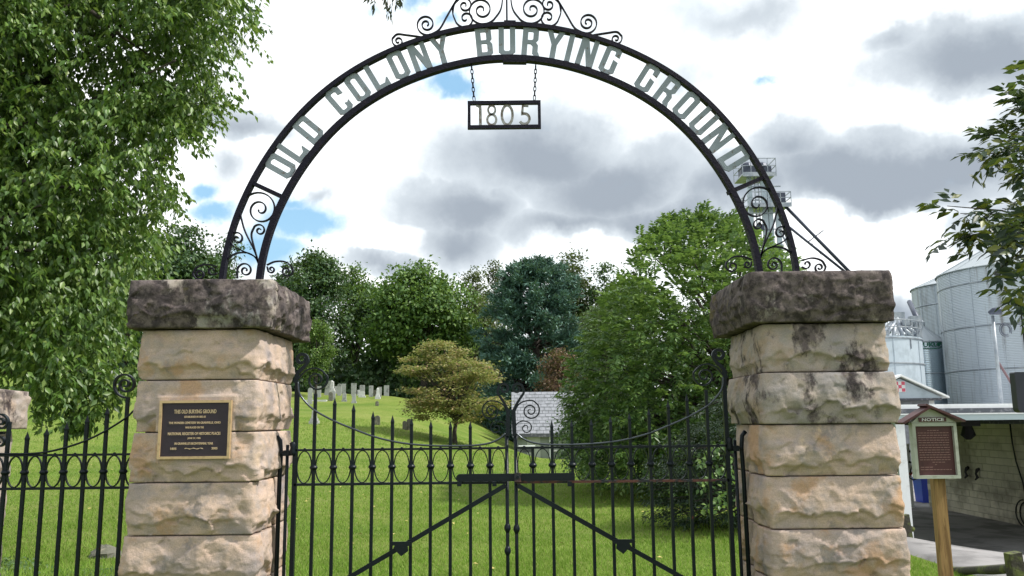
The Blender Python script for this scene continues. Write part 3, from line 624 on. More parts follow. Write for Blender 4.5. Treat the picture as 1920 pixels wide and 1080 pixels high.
# ------------------------------------------------------------------ ash tree at the right edge
def ash():
    b = np.array([5.3, 6.6, float(H(5.3, 6.6))])
    t = thing('ash_tree', 'ash tree beyond the right edge whose leafy dark branches reach into the sky', 'tree', tuple(b))
    tr = MB(); tr.tube([b-[0, 0, .2], b+[0, 0, 1.3], b+[-.05, -.1, 2.6], b+[.1, -.1, 4.6]], [.17, .13, .10, .04], 10); tr.build('trunk', MT['bark'], t, smooth=True)
    br = MB(); root = b+np.array([-.03, -.1, 2.2])
    tips = [(1740, 385, 5.3), (1750, 452, 5.3), (1766, 400, 5.4), (1790, 445, 5.4), (1822, 250, 5.5), (1835, 275, 5.4), (1815, 290, 5.5), (1886, 140, 5.6), (1895, 165, 5.5), (1870, 185, 5.6), (1835, 520, 5.3), (1850, 470, 5.2), (1868, 545, 5.3), (1905, 560, 5.4), (1860, 320, 5.5), (1880, 240, 5.6), (1850, 390, 5.4), (1820, 430, 5.3), (1880, 440, 5.2), (1900, 330, 5.4), (1915, 130, 5.7), (1925, 210, 5.6)]
    R_, Dd = [], []
    for (px, py, Y) in tips:
        px += 22; e = P(px, py, Y); s = P(min(1990, px+230), 430 if py > 330 else 300, Y+.4); mid = (s+e)/2+[0, 0, .05]
        limb(br, root+[0, 0, rng.uniform(0, .8)], s, .03, .012, n=5, wob=.02); br.tube([s, mid, e+(mid-e)*.12], [.011, .006, .0025], 5)
        for f in np.concatenate([np.linspace(0, .3, 3), rng.uniform(.2, 1, 5)]):
            q = e+(mid-e)*min(1, f*1.4) if f < .7 else mid+(s-mid)*(f-.7)*2; R_.append(q); Dd.append(norm((e-mid)/np.linalg.norm(e-mid)+rng.normal(size=3)*.55))
    poly = [(1930, 225), (1880, 245), (1850, 290), (1845, 340), (1830, 365), (1835, 395), (1815, 430), (1800, 460), (1830, 480), (1860, 490), (1870, 530), (1890, 560), (1930, 580), (2100, 600), (2150, 100), (1960, 110)]
    while len(R_) < 400:
        px = rng.uniform(1820, 2150); py = rng.uniform(100, 600)
        if in_poly(np.array([[px, py]]), poly)[0] and (px > 1880 or rng.random() < .7): R_.append(P(px, py, rng.uniform(5.0, 6.6))); Dd.append(norm(rng.normal(size=3)+[-.6, 0, .2]))
    br.build('branch', MT['bark'], t, smooth=True)
    pinnate(np.array(R_), np.array(Dd), rng.uniform(.12, .2, len(R_)), .105, .40, 3, MT['ashleaf'], t, droop=.2)
ash()
# ------------------------------------------------------------------ stone pillars
def vnoise(u, v, su, sv, seed):
    g = np.random.default_rng(seed); n = 24; lat = g.random((n, n)); x = u*su; y = v*sv
    xi = np.floor(x).astype(int); yi = np.floor(y).astype(int); fx = x-xi; fy = y-yi; fx = fx*fx*(3-2*fx); fy = fy*fy*(3-2*fy)
    a = lat[xi % n, yi % n]; b_ = lat[(xi+1) % n, yi % n]; c = lat[xi % n, (yi+1) % n]; d = lat[(xi+1) % n, (yi+1) % n]
    return (a*(1-fx)+b_*fx)*(1-fy)+(c*(1-fx)+d*fx)*fy
def facedisp(u, t, W, seed, dmax, cap=False):
    g = np.random.default_rng(seed); um = u*W
    L = .20+.16*(vnoise(um, um*0, 3.1, 1, seed)-.5)
    nsc = max(2, int(W*g.uniform(4.5, 7))); edges = np.sort(np.concatenate([[0, 1], (np.arange(1, nsc)+g.uniform(-.48, .48, nsc-1))/nsc]))
    idx = np.clip(np.searchsorted(edges, u, side='right')-1, 0, nsc-1); loc = (u-edges[idx])/(edges[idx+1]-edges[idx]); hs = g.uniform(.02, .19, nsc); asy = g.uniform(.55, 1.9, nsc); loc = np.clip(loc, 0, 1)**asy[idx]
    L = L-.05+hs[idx]*np.sin(math.pi*np.clip(loc, 0, 1))**.8+.05*vnoise(um, t*0, 14, 1, seed+3)+.035*vnoise(um, t*0, 45, 1, seed+4)
    if cap: L = L*.75
    # chipped planes
    pl = np.full(u.shape, 9.)
    for i in range(7):
        pl = np.minimum(pl, g.uniform(.75, 1.15)+(u-.5)*g.normal(0, .45)+(t-.55)*g.normal(-.35 if not cap else 0, .4))
    up = dmax*np.clip(pl, .25, 1.1)*(1-.50*np.clip((t-L)/(1-L+1e-6), 0, 1)**(2.2 if not cap else 5))
    tt = np.clip(t/np.maximum(L, .02), 0, 1); lowd = dmax*(.22+.22*tt**1.5)
    scal = .018*np.abs(np.sin(math.pi*loc)); lowd = lowd-scal*(1-tt)*.8
    s = np.clip((t-L)/.03, 0, 1); s = s*s*(3-2*s); d = lowd*(1-s)+up*s
    # conchoidal scars
    for i in range(int(4+W*7)):
        cu, ct, r = g.random(), g.random(), g.uniform(.04, .11); rr = np.hypot((u-cu)*W, (t-ct)*.28*1.3)
        d = d-np.where(rr < r, .010*(1-(rr/r)**2)*np.clip((u-cu)*W/r+.6, 0, 1.4), 0)
    ns = int(14+W*34); sx, sy = g.random(ns)*W, g.random(ns)*.28; best = np.full(u.shape, 9.); fac = np.zeros(u.shape); wx = um+.02*vnoise(um, t*.28, 25, 25, seed+12); wy = t*.28+.02*vnoise(um, t*.28, 25, 25, seed+13)
    for i in range(ns):
        q = np.hypot((wx-sx[i])*.7, wy-sy[i]); val = g.normal(0, .0035)+(wx-sx[i])*g.normal(0, .10)+(wy-sy[i])*g.normal(0, .12); k = q < best; best = np.where(k, q, best); fac = np.where(k, val, fac)
    d = d+fac*np.where(t < L+.06, 1.15, .55 if not cap else 1.1)
    d += .007*(vnoise(um, t*.28, 9, 9, seed+5)-.5)+.005*(vnoise(um, t*.28, 28, 28, seed+6)-.5)+.0025*(vnoise(um, t*.28, 70, 70, seed+7)-.5)
    e = np.minimum(u, 1-u)*W; d = d*(.5+.5*np.clip(e/.05, 0, 1)**.7); et = np.minimum(t, 1-t)*.28; d = d*(.7+.3*np.clip(et/.012, 0, 1))
    d = np.where(e < .03, d-.012*np.clip(1-e/.03, 0, 1)*(vnoise(t, t*0+.3, 9, 1, seed+9)), d)
    return d
def stone(parent, x0, x1, y0, y1, z0, z1, m, seed, dmax=.045, res=.0105, niche=None, cap=False, batter=0):
    nt = max(6, int((z1-z0)/res*1.25)); W, Dp = x1-x0, y1-y0; nx = max(4, int(W/res)); ny = max(4, int(Dp/(res*1.3)))
    sides = [((x0, y0), (1, 0), (0, -1), W, nx), ((x1, y0), (0, 1), (1, 0), Dp, ny), ((x1, y1), (-1, 0), (0, 1), W, max(6, nx//3)), ((x0, y1), (0, -1), (-1, 0), Dp, ny)]
    t = np.linspace(0, 1, nt+1); cols = []
    disps = []
    for i, (o, dr, nr, ln, n) in enumerate(sides):
        u = np.linspace(0, 1, n+1); U, T = np.meshgrid(u, t, indexing='ij'); disps.append(facedisp(U, T, ln, seed*11+i*37, dmax*(1 if i != 2 else .5), cap))
    for i, (o, dr, nr, ln, n) in enumerate(sides):
        dd = disps[i]; prev = disps[i-1]; pn = sides[i-1][2]
        for j in range(n):                      # last column belongs to the next side
            s = j/n*ln; bx, by = o[0]+dr[0]*s, o[1]+dr[1]*s
            X = bx+nr[0]*dd[j]+0*t; Y = by+nr[1]*dd[j]+0*t
            if j == 0: X = X+pn[0]*prev[-1]; Y = Y+pn[1]*prev[-1]
            Z = z0+(z1-z0)*t
            if niche and i == 0:
                a, b_, c, d_ = niche; ins = (X > a) & (X < b_) & (Z > c) & (Z < d_); Y = np.where(ins, 4.888, Y)
            cols.append(np.stack([X, Y, Z], 1))
    V = np.array(cols); nc = len(cols); Vf = V.reshape(-1, 3); i = np.arange(nc)[:, None]; k = np.arange(nt)[None]; i2 = (i+1) % nc
    F = np.stack([i*(nt+1)+k, i2*(nt+1)+k, i2*(nt+1)+k+1, i*(nt+1)+k+1], -1).reshape(-1, 4)
    ctop = np.array([[(x0+x1)/2, (y0+y1)/2, z1+(.02 if cap else 0)]]); cbot = np.array([[(x0+x1)/2, (y0+y1)/2, z0]])
    Vf = np.concatenate([Vf, ctop, cbot]); n = len(Vf); ii = np.arange(nc)
    T1 = np.stack([ii*(nt+1)+nt, ((ii+1) % nc)*(nt+1)+nt, np.full(nc, n-2)], 1); T2 = np.stack([((ii+1) % nc)*(nt+1), ii*(nt+1), np.full(nc, n-1)], 1)
    c = np.array([(x0+x1)/2, (y0+y1)/2, z0]); base = ORG[parent.name]
    me = bpy.data.meshes.new('stone'); faces = [tuple(q) for q in F.tolist()]+[tuple(q) for q in T1.tolist()]+[tuple(q) for q in T2.tolist()]
    me.from_pydata((Vf-c).tolist(), [], faces); me.polygons.foreach_set('use_smooth', [True]*len(F)+[False]*(2*nc))
    me.materials.append(m); nm = 'capstone' if cap else 'stone'; ob = bpy.data.objects.new(nm, me); col.objects.link(ob)
    ob.parent = parent; ob.location = tuple(c-base); ORG[ob.name] = c; return ob
def pillar(label, sx, zs, caplim, gray_top, mcap, niche=None, seed=1):
    xa, xb = (-2.205, -1.52) if sx < 0 else (1.50, 2.215)
    t = thing('stone_pillar', label, 'pillar', ((xa+xb)/2, 5.3, 0), 'tall stone gate pillars')
    y0, y1 = 4.925, 5.70
    core = MB(); core.box((xa+.04, y0+.035, -.1), (xb-.04, y1-.05, zs[0]-.01)); core.build('mortar_core', MT['mortar'], t)
    for i in range(len(zs)-1):
        z1, z0 = zs[i]-.0035, zs[i+1]+.0035; m = MT['stone_gray'] if i < gray_top else MT['stone']
        j = rng.uniform(-.012, .012); wide = (.02 if (sx > 0 and i == 1) else 0); grow = .006*i
        if i >= 3-(sx > 0) :
            stone(t, xa-grow+j, xb+grow, y0-j*.5, 5.30, z0, z1, m, seed*50+i, niche=niche, dmax=.046)
            o = stone(t, xa-grow+j+.02, xb+grow-.015, 5.375, y1, z0, z1, m, seed*50+i+20, dmax=.03)
        else:
            stone(t, xa-grow-wide, xb+grow+wide, y0-wide, y1, z0, z1, m, seed*50+i, niche=niche, dmax=.046+wide*.4)
    a, b_, zt = caplim
    o = stone(t, a, b_, 4.865, 5.86, zs[0]+.004, zt, mcap, seed*50+40, dmax=.045, cap=True)
    return t
zl = [P(370, y, 4.9)[2] for y in (617, 712, 810, 905, 1005, 1103, 1200)]+[.18, -.12]
zr = [P(1550, y, 4.9)[2] for y in (605, 697, 795, 893, 993, 1090, 1187)]+[.18, -.12]
nA, nB = P(294, 866, 4.9), P(440, 745, 4.9)
PL = pillar('left square pillar of rough tan stone blocks bearing the bronze plaque', -1, zl, (-2.262, -1.44, P(370, 523, 4.84)[2]), 0, MT['stone_cap_left'], niche=(nA[0]-.012, nB[0]+.012, nA[2]-.012, nB[2]+.012), seed=3)
PR = pillar('right square pillar of rough stone blocks with two dark stained upper courses', 1, zr, (1.415, 2.245, P(1550, 507, 4.84)[2]), 2, MT['stone_cap'], seed=8)
def short_pillar():
    Y = 5.75; a = P(-80, 805, Y); b_ = P(28, 805, Y+.34); zt = P(30, 805, Y)[2]
    t = thing('stone_pillar', 'short gray stone pillar with overhanging block cap at the left edge behind the fence', 'pillar', ((a[0]+b_[0])/2, Y+.2, 0))
    zz = [zt-.01, zt-.34, zt-.68, zt-1.02, .12, -.12]
    for i in range(5): stone(t, a[0], b_[0]-.01*(i > 0), Y, Y+.33, zz[i+1]+.004, zz[i]-.004, MT['stone_gray'], 900+i, dmax=.02, res=.02)
    stone(t, P(-90, 770, Y)[0], P(57, 770, Y+.38)[0], Y-.07, Y+.37, zt, P(20, 730, Y-.07)[2], MT['stone_gray'], 950, dmax=.02, res=.018, cap=True)
short_pillar()
# ------------------------------------------------------------------ bronze plaque
def plaque():
    Yb = 4.886; a = P(296, 861, 4.88); b_ = P(436, 750, 4.88); cx, cz = (a[0]+b_[0])/2, (a[2]+b_[2])/2; w = (b_[0]-a[0])/2; h = (b_[2]-a[2])/2
    t = thing('bronze_plaque', 'dark plaque with raised bronze lettering and rim on the left pillar', 'plaque', (cx, Yb, cz)); rim = .0145
    m = MB(); m.box((cx-w+rim, 4.872, cz-h+rim), (cx+w-rim, Yb, cz+h-rim)); m.build('panel', MT['plaque'], t)
    m = MB()
    for (x0, x1, z0, z1) in ((-w, w, -h, -h+rim), (-w, w, h-rim, h), (-w, -w+rim, -h+rim, h-rim), (w-rim, w, -h+rim, h-rim)): m.box((cx+x0, 4.862, cz+z0), (cx+x1, Yb, cz+z1))
    m.build('frame', MT['bronze'], t)
    lines = [('THIS OLD BURYING GROUND', .62, .74, .072), ('ESTABLISHED IN 1805 AS', .31, .585, .035), ('THE PIONEER CEMETERY IN GRANVILLE, OHIO', .76, .42, .046), ('WAS PLACED ON THE', .27, .275, .035), ('NATIONAL REGISTER OF HISTORIC PLACES', .77, .11, .05), ('JUNE 27, 1985', .19, -.06, .038), ("IN GRANVILLE'S BICENTENNIAL YEAR", .56, -.225, .042)]
    zt, zb = P(366, 752, 4.87)[2], P(366, 858, 4.87)[2]; W = 2*(w-rim)
    def zrow(py): return P(366, py, 4.87)[2]
    for (s, ww, _, hh), py in zip(lines, (771.5, 781.5, 793, 801.5, 813, 822, 831.5)):
        q = MB(); text_into(q, s, (cx-.002, 4.8705, zrow(py)), W*ww*1.02, hh*2*h*.96, .003, bold=.012); q.build('lettering', MT['gold'], t, normals=False)
    for s, px in (('1805', 325), ('2005', 402)):
        q = MB(); text_into(q, s, (P(px, 841, 4.87)[0], 4.8705, zrow(841)), .034, .013, .003, bold=.012); q.build('lettering', MT['gold'], t, normals=False)
    q = MB(); q.ribbon([(P(346+i*2.3, 841, 4.87)[0], 4.8705, zrow(841)+.0025*math.sin(i*1.1)) for i in range(16)], [.003+.0015*math.sin(i*1.9) for i in range(16)], .003); q.build('scroll_mark', MT['gold'], t)
plaque()
# ------------------------------------------------------------------ iron curves
def cr(pts, k=8):                                 # Catmull-Rom through points
    p = np.array(pts, float); p = np.vstack([2*p[0]-p[1], p, 2*p[-1]-p[-2]]); out = []
    for i in range(1, len(p)-2):
        for s in np.linspace(0, 1, k, endpoint=False):
            out.append(.5*((2*p[i])+(-p[i-1]+p[i+1])*s+(2*p[i-1]-5*p[i]+4*p[i+1]-p[i+2])*s*s+(-p[i-1]+3*p[i]-3*p[i+1]+p[i+2])*s**3))
    out.append(p[-2]); return np.array(out)
def spir(start, c, turns, rend, n=40):            # from start winding into c; positive turns = clockwise on the picture
    s = np.array(start, float); c = np.array(c, float); r0 = np.linalg.norm(s-c); a0 = math.atan2(s[1]-c[1], s[0]-c[0])
    t = np.linspace(0, 1, n); r = r0+(rend-r0)*t**.85; a = a0+2*math.pi*turns*t
    return np.stack([c[0]+r*np.cos(a), c[1]+r*np.sin(a)], 1)
def path(*segs): return np.vstack([s if i == 0 else s[1:] for i, s in enumerate(segs)])
AY = 5.31; ACX, ACZ = -.0155, 2.397; RO, RI = 1.862, 1.622
XC = -.0155
def world(pts, Y, mir=False):
    q = np.array([P(a, b_, Y) for a, b_ in pts]); q[:, 1] = Y
    if mir: q[:, 0] = 2*XC-q[:, 0]
    return q
def zcap(x): return zc_l if x < 0 else zc_r
arch = thing('gate_arch', 'black iron arch of two curved bars with gray letters spanning the pillars', 'arch', (XC, AY, 2.45))
zc_l = P(370, 523, 4.84)[2]+.012; zc_r = P(1550, 507, 4.84)[2]+.012
for nm, Rr, bt in (('outer_band', RO, .030), ('inner_band', RI, .038)):
    a0 = math.asin((zc_l-.02-ACZ)/Rr); a1 = math.pi-math.asin((zc_r-.02-ACZ)/Rr)
    aa = np.linspace(math.pi-a0, math.pi-a1, 140); rr = Rr+.003*np.sin(aa*9)
    m = MB(); m.ribbon(np.stack([ACX+rr*np.cos(aa), np.full(140, AY), ACZ+rr*np.sin(aa)], 1), bt, .052); m.build(nm, MT['iron_arch'], arch)
m = MB(); m.bar((ACX-.03, AY, ACZ+RI-.014), (ACX+.13, AY, ACZ+RI-.018), .03, .05); m.build('splice_plate', MT['iron_arch'], arch)
m = MB(); m.bar((ACX-.02, AY, ACZ+RO+.014), (ACX+.06, AY, ACZ+RO+.012), .03, .05); m.build('splice_plate', MT['iron_arch'], arch)
for (p, q) in (((475, 344), (533, 371)), ((1432, 333), (1364, 362))):
    a, b_ = P(*p, AY), P(*q, AY); m = MB(); m.bar(a, b_, .024, .044); m.build('cross_bar', MT['iron_arch'], arch)
m = MB(); c = P(1362, 341, AY); m.lathe((c[0], c[1], c[2]-.012), [(.0, 0), (.010, .004), (.014, .012), (.010, .020), (0, .024)], 10, cap=False); m.build('ball_knob', mat('rusty_bolt_head', (.34, .25, .22), .7), arch, smooth=True)
foot = [path(cr([(488, 503), (478, 472), (459.6, 434), (451.5, 406)]), spir((451.5, 406), (488, 393), 2.05, 2.5, 60)),
        path(cr([(486, 498), (476, 462), (471.5, 440), (477, 425)]), spir((477, 425), (487, 432), 1.35, 2)),
        path(cr([(487, 500), (478, 482), (456, 471), (438, 462), (431, 450)]), spir((431, 450), (445, 447.5), 1.5, 2)),
        cr([(488, 505), (480, 484), (463, 474), (441, 476), (425, 488), (420, 503), (421, 521)]),
        path(cr([(445, 522), (445, 506)]), spir((445, 506), (460, 507), 1.6, 2)),
        path(cr([(407, 500), (387, 496), (370, 501), (362.5, 512)]), spir((362.5, 512), (374, 514), -1.5, 2)),
        path(cr([(407, 512), (402, 515)]), spir((402, 515), (398, 507), .9, 2)),
        path(cr([(500.5, 497), (516, 490.6), (535, 491), (547.7, 500)]), spir((547.7, 500), (537.6, 508), 1.4, 2)),
        path(cr([(501, 500), (503, 509)]), spir((503, 509), (509, 505), -1.2, 1.5))]
for mir in (False, True):
    for pth in foot:
        m = MB(); q = world(pth, AY, mir); k = len(q); w = np.full(k, .0085); w[-10:] = np.linspace(.0085, .005, 10); m.ribbon(q, w, .020); m.build('foot_scroll', MT['iron_arch'], arch)
top = [path(cr([(789, 69.5), (762, 66), (745, 64.5), (736, 72)]), spir((736, 72), (746.5, 77.5), -1.45, 2)),
       path(cr([(893, -40), (872, -22), (853, 5), (838, 31), (824, 55), (808, 65)]), spir((808, 65), (799.5, 46), 2.0, 2.5, 60)),
       path(cr([(858, -2), (850, 12), (849, 26), (855, 42)]), spir((855, 42), (873, 35), -1.35, 2)),
       path(cr([(849, 24), (852, 8), (861, -2)]), spir((861, -2), (871, 10.5), 1.45, 2)),
       path(cr([(942, -30), (942, 0), (938, 20), (926, 37)]), spir((926, 37), (903, 19), 1.95, 3, 70)),
       path(cr([(942, -25), (925, -38), (905, -40), (893, -30)]), spir((893, -30), (903, -22), -1.3, 2))]
for mir in (False, True):
    for pth in top:
        m = MB(); q = world(pth, AY, mir); k = len(q); w = np.full(k, .0085); w[-10:] = np.linspace(.0085, .005, 10); m.ribbon(q, w, .020); m.build('crest_scroll', MT['iron_arch'], arch)
m = MB(); m.bar((XC, AY, ACZ+RO+.01), (XC, AY, ACZ+RO+.30), .012, .014); m.build('crest_stem', MT['iron_arch'], arch)
# letters, each a cut plate
def octo(w, h, c, x=0, y=0): return [(x-w/2+c, y-h/2), (x+w/2-c, y-h/2), (x+w/2, y-h/2+c), (x+w/2, y+h/2-c), (x+w/2-c, y+h/2), (x-w/2+c, y+h/2), (x-w/2, y+h/2-c), (x-w/2, y-h/2+c)]
Ss = .265                                           # stroke
GL = {
 'O': (.82, [octo(.82, 2, .2), octo(.82-2*Ss, 2-2*Ss, .09)]),
 'L': (.80, [[(-.40, -1), (.40, -1), (.40, -.42), (.33, -.42), (.17, -.72), (-.13, -.72), (-.13, 1), (-.40, 1)]]),
 'D': (.84, [[(-.42, -1), (.24, -1), (.42, -.8), (.42, .8), (.24, 1), (-.42, 1)], [(-.15, -.73), (.10, -.73), (.155, -.68), (.155, .68), (.10, .73), (-.15, .73)]]),
 'C': (.82, [[(-.21, -1), (.21, -1), (.41, -.8), (.41, -.30), (.28, -.42), (.14, -.34), (.14, -.66), (.08, -.73), (-.09, -.73), (-.145, -.66), (-.145, .66), (-.09, .73), (.08, .73), (.14, .66), (.14, .40), (.41, .30), (.41, .8), (.21, 1), (-.21, 1), (-.41, .8), (-.41, -.8)]]),
 'N': (.90, [[(-.45, -1), (-.18, -1), (-.18, .28), (.14, -1), (.45, -1), (.45, 1), (.20, 1), (.20, -.18), (-.12, 1), (-.45, 1)]]),
 'Y': (.90, [[(-.135, -1), (.135, -1), (.135, .0), (.46, 1), (.19, 1), (.0, .38), (-.19, 1), (-.46, 1), (-.135, .0)]]),
 'B': (.82, [[(-.41, -1), (.24, -1), (.41, -.82), (.41, -.18), (.30, .02), (.40, .2), (.40, .82), (.23, 1), (-.41, 1)], [(-.14, .14), (.10, .14), (.135, .2), (.135, .68), (.09, .73), (-.14, .73)], [(-.14, -.73), (.10, -.73), (.145, -.68), (.145, -.16), (.10, -.11), (-.14, -.11)]]),
 'U': (.84, [[(-.22, -1), (.22, -1), (.42, -.8), (.42, 1), (.155, 1), (.155, -.66), (.09, -.73), (-.09, -.73), (-.155, -.66), (-.155, 1), (-.42, 1), (-.42, -.8)]]),
 'R': (.86, [[(-.41, -1), (-.14, -1), (-.14, -.16), (.02, -.16), (.13, -.30), (.13, -.82), (.26, -1), (.50, -1), (.44, -.78), (.40, -.70), (.40, -.24), (.28, -.02), (.40, .18), (.40, .82), (.22, 1), (-.41, 1)], [(-.14, .12), (.08, .12), (.135, .2), (.135, .68), (.09, .73), (-.14, .73)]]),
 'I': (.27, [[(-.135, -1), (.135, -1), (.135, 1), (-.135, 1)]]),
 'G': (.82, [[(-.21, -1), (.21, -1), (.41, -.8), (.41, -.02), (.14, .08), (.14, -.66), (.08, -.73), (-.09, -.73), (-.145, -.66), (-.145, .66), (-.09, .73), (.08, .73), (.14, .66), (.14, .42), (.41, .34), (.41, .8), (.21, 1), (-.21, 1), (-.41, .8), (-.41, -.8)]]),
}
def plate_letter(ch, px, py):
    q = P(px, py, AY); ang = math.atan2(q[2]-ACZ, q[0]-ACX); r0 = RI+.026; r1 = RO-.012; hh = (r1-r0)/2; rc = (r0+r1)/2; sx = hh*1.27
    cu = bpy.data.curves.new('l', 'CURVE'); cu.dimensions = '2D'; cu.fill_mode = 'BOTH'; cu.extrude = .0045; cu.bevel_depth = .0006
    for lp in GL[ch][1]:
        s = cu.splines.new('POLY'); s.points.add(len(lp)-1); s.use_cyclic_u = True
        for i, (a, b_) in enumerate(lp): s.points[i].co = (a*sx*(1.04 if ch not in 'I' else 1), b_*hh*.985, 0, 1)
    ob = bpy.data.objects.new('l', cu); col.objects.link(ob); dg = bpy.context.evaluated_depsgraph_get()
    me = bpy.data.meshes.new_from_object(ob.evaluated_get(dg)); bpy.data.objects.remove(ob); bpy.data.curves.remove(cu)
    c = np.array([ACX+rc*math.cos(ang), AY-.004, ACZ+rc*math.sin(ang)]); upv = np.array([math.cos(ang), 0, math.sin(ang)]); rt = np.array([math.sin(ang), 0, -math.cos(ang)])
    o = ORG[arch.name]
    M = Matrix(((rt[0], upv[0], 0, c[0]-o[0]), (0, 0, -1, c[1]-o[1]), (rt[2], upv[2], 0, c[2]-o[2]), (0, 0, 0, 1)))
    me.transform(M); me.materials.clear(); me.materials.append(MT['letter']); me.name = 'letter'
    ob = bpy.data.objects.new('letter', me); col.objects.link(ob); ob.parent = arch
for ch, px, py in [('O', 531, 314), ('L', 557, 285), ('D', 583.6, 247.5), ('C', 640.5, 195), ('O', 675, 170), ('L', 712, 150), ('O', 750, 128), ('N', 789, 113), ('Y', 828, 98),
                   ('B', 908, 84.6), ('U', 950.6, 82), ('R', 994, 84.6), ('Y', 1038, 90), ('I', 1067, 95), ('N', 1099.6, 104), ('G', 1142, 118),
                   ('G', 1210, 151.7), ('R', 1246, 177), ('O', 1282, 203), ('U', 1315.6, 231), ('N', 1344.7, 261), ('D', 1372.5, 300)]:
    plate_letter(ch, px, py)
# ------------------------------------------------------------------ hanging year sign
def sign():
    a, b_ = P(877, 243.5, AY), P(1013.5, 188, AY); x0, x1, z0, z1 = a[0], b_[0], a[2]+.004, b_[2]-.004; w = .024
    t = thing('hanging_sign', 'small open black frame reading 1805 hanging by two chains under the arch', 'sign', ((x0+x1)/2, AY, z1))
    m = MB(); m.box((x0, AY-.014, z0), (x1, AY+.014, z0+w)); m.box((x0, AY-.014, z1-w), (x1, AY+.014, z1)); m.box((x0, AY-.0138, z0+w), (x0+w*.8, AY+.0138, z1-w)); m.box((x1-w*.8, AY-.0138, z0+w), (x1, AY+.0138, z1-w)); m.build('frame', MT['iron_arch'], t)
    zc = (z0+z1)/2; h = (z1-z0-2*w)/2
    def st(pts, wd=.013, k_=1.3): 
        q = MB(); pts = np.array(pts, float); p3 = np.stack([pts[:, 0], np.full(len(pts), AY), pts[:, 1]], 1); q.ribbon(p3, wd*k_, .008); q.build('digit', MT['digit'], t)
    X = [P(p, 215, AY)[0] for p in (900, 922, 951, 982)]
    st([(X[0]-.018, zc+h*.80), (X[0]-.012, zc+h*.97), (X[0], zc+h*.985), (X[0]+.002, zc+h*.5), (X[0]+.002, zc-h*.98)], .015)
    th = np.linspace(0, 2*math.pi, 29)
    st([(X[1]+.024*math.cos(s), zc+h*.50+h*.42*math.sin(s)) for s in th], .010); st([(X[1]+.030*math.cos(s), zc-h*.44+h*.50*math.sin(s)) for s in th], .011)
    st([(X[2]+.036*math.cos(s), zc+h*.93*math.sin(s)) for s in th], .013)
    five = [(X[3]+.032, zc+h*.86), (X[3]-.006, zc+h*.84), (X[3]-.010, zc+h*.15)]; arc = [(X[3]+.004+.034*math.cos(s), zc-h*.38+h*.50*math.sin(s)) for s in np.linspace(2.1, -2.6, 18)]
    st(five+arc, .013)
    for (xa, ya, xb, yb) in ((884, 122, 889, 189), (1004.5, 122, 1002, 187)):
        m = MB(); p, q = P(xa, ya, AY), P(xb, yb, AY); p[1] = q[1] = AY; n = 8; d = (q-p)/n
        for i in range(n):
            c = p+d*(i+.5); ax = d/np.linalg.norm(d); sd_ = np.array([1, 0, 0]) if i % 2 else np.array([.3, .95, 0]); L = np.linalg.norm(d)*.66
            m.tube([c+ax*L*math.cos(k)+sd_*.0085*math.sin(k) for k in np.linspace(0, 2*math.pi, 12, endpoint=False)], .0032, 5, closed=True)
        m.build('chain', MT['iron_arch'], t, smooth=True)
sign()
# ------------------------------------------------------------------ gate leaves
GY = 5.31
def zx(px, py): q = P(px, py, GY); return q[0], q[2]
ZR1, ZR2 = zx(755, 842)[1], zx(755, 906.5)[1]      # top and lower rail
def picket(t, x, z0, ztip, Y=GY, w=.019, tip=True, name='picket', m='iron'):
    q = MB(); h = w/2; zt = ztip-(.055 if tip else 0)
    prof = [(h, z0), (h, zt)]
    v = [(x+a*h, Y+b_*h, z0) for a, b_ in ((-1, -1), (1, -1), (1, 1), (-1, 1))]+[(x+a*h, Y+b_*h, zt) for a, b_ in ((-1, -1), (1, -1), (1, 1), (-1, 1))]
    f = [(3, 2, 1, 0)]+[(i, (i+1) % 4, (i+1) % 4+4, i+4) for i in range(4)]
    if tip:
        v += [(x+a*h*1.15, Y+b_*h*1.15, zt+.012) for a, b_ in ((-1, -1), (1, -1), (1, 1), (-1, 1))]+[(x, Y, ztip)]
        f += [(i+4, (i+1) % 4+4, (i+1) % 4+8, i+8) for i in range(4)]+[(i+8, (i+1) % 4+8, 12) for i in range(4)]
    else: f.append((4, 5, 6, 7))
    q.add(v, f); return q.build(name, MT[m], t)
def collar(t, x, z, Y=GY):
    q = MB(); q.lathe((x, Y, z-.016), [(.012, 0), (.020, .004), (.024, .012), (.026, .016), (.024, .020), (.020, .028), (.012, .032)], 10); return q.build('collar', MT['iron'], t, smooth=True)
def oval(t, xa, xb, za, zb, Y=GY):
    c, cz = (xa+xb)/2, (za+zb)/2; a = np.linspace(0, 2*math.pi, 33); q = MB()
    q.ribbon([(c+(xb-xa)/2*math.sin(s), Y, cz+(zb-za)/2*math.cos(s)) for s in a], .0055, .016); return q.build('ring', MT['iron'], t)
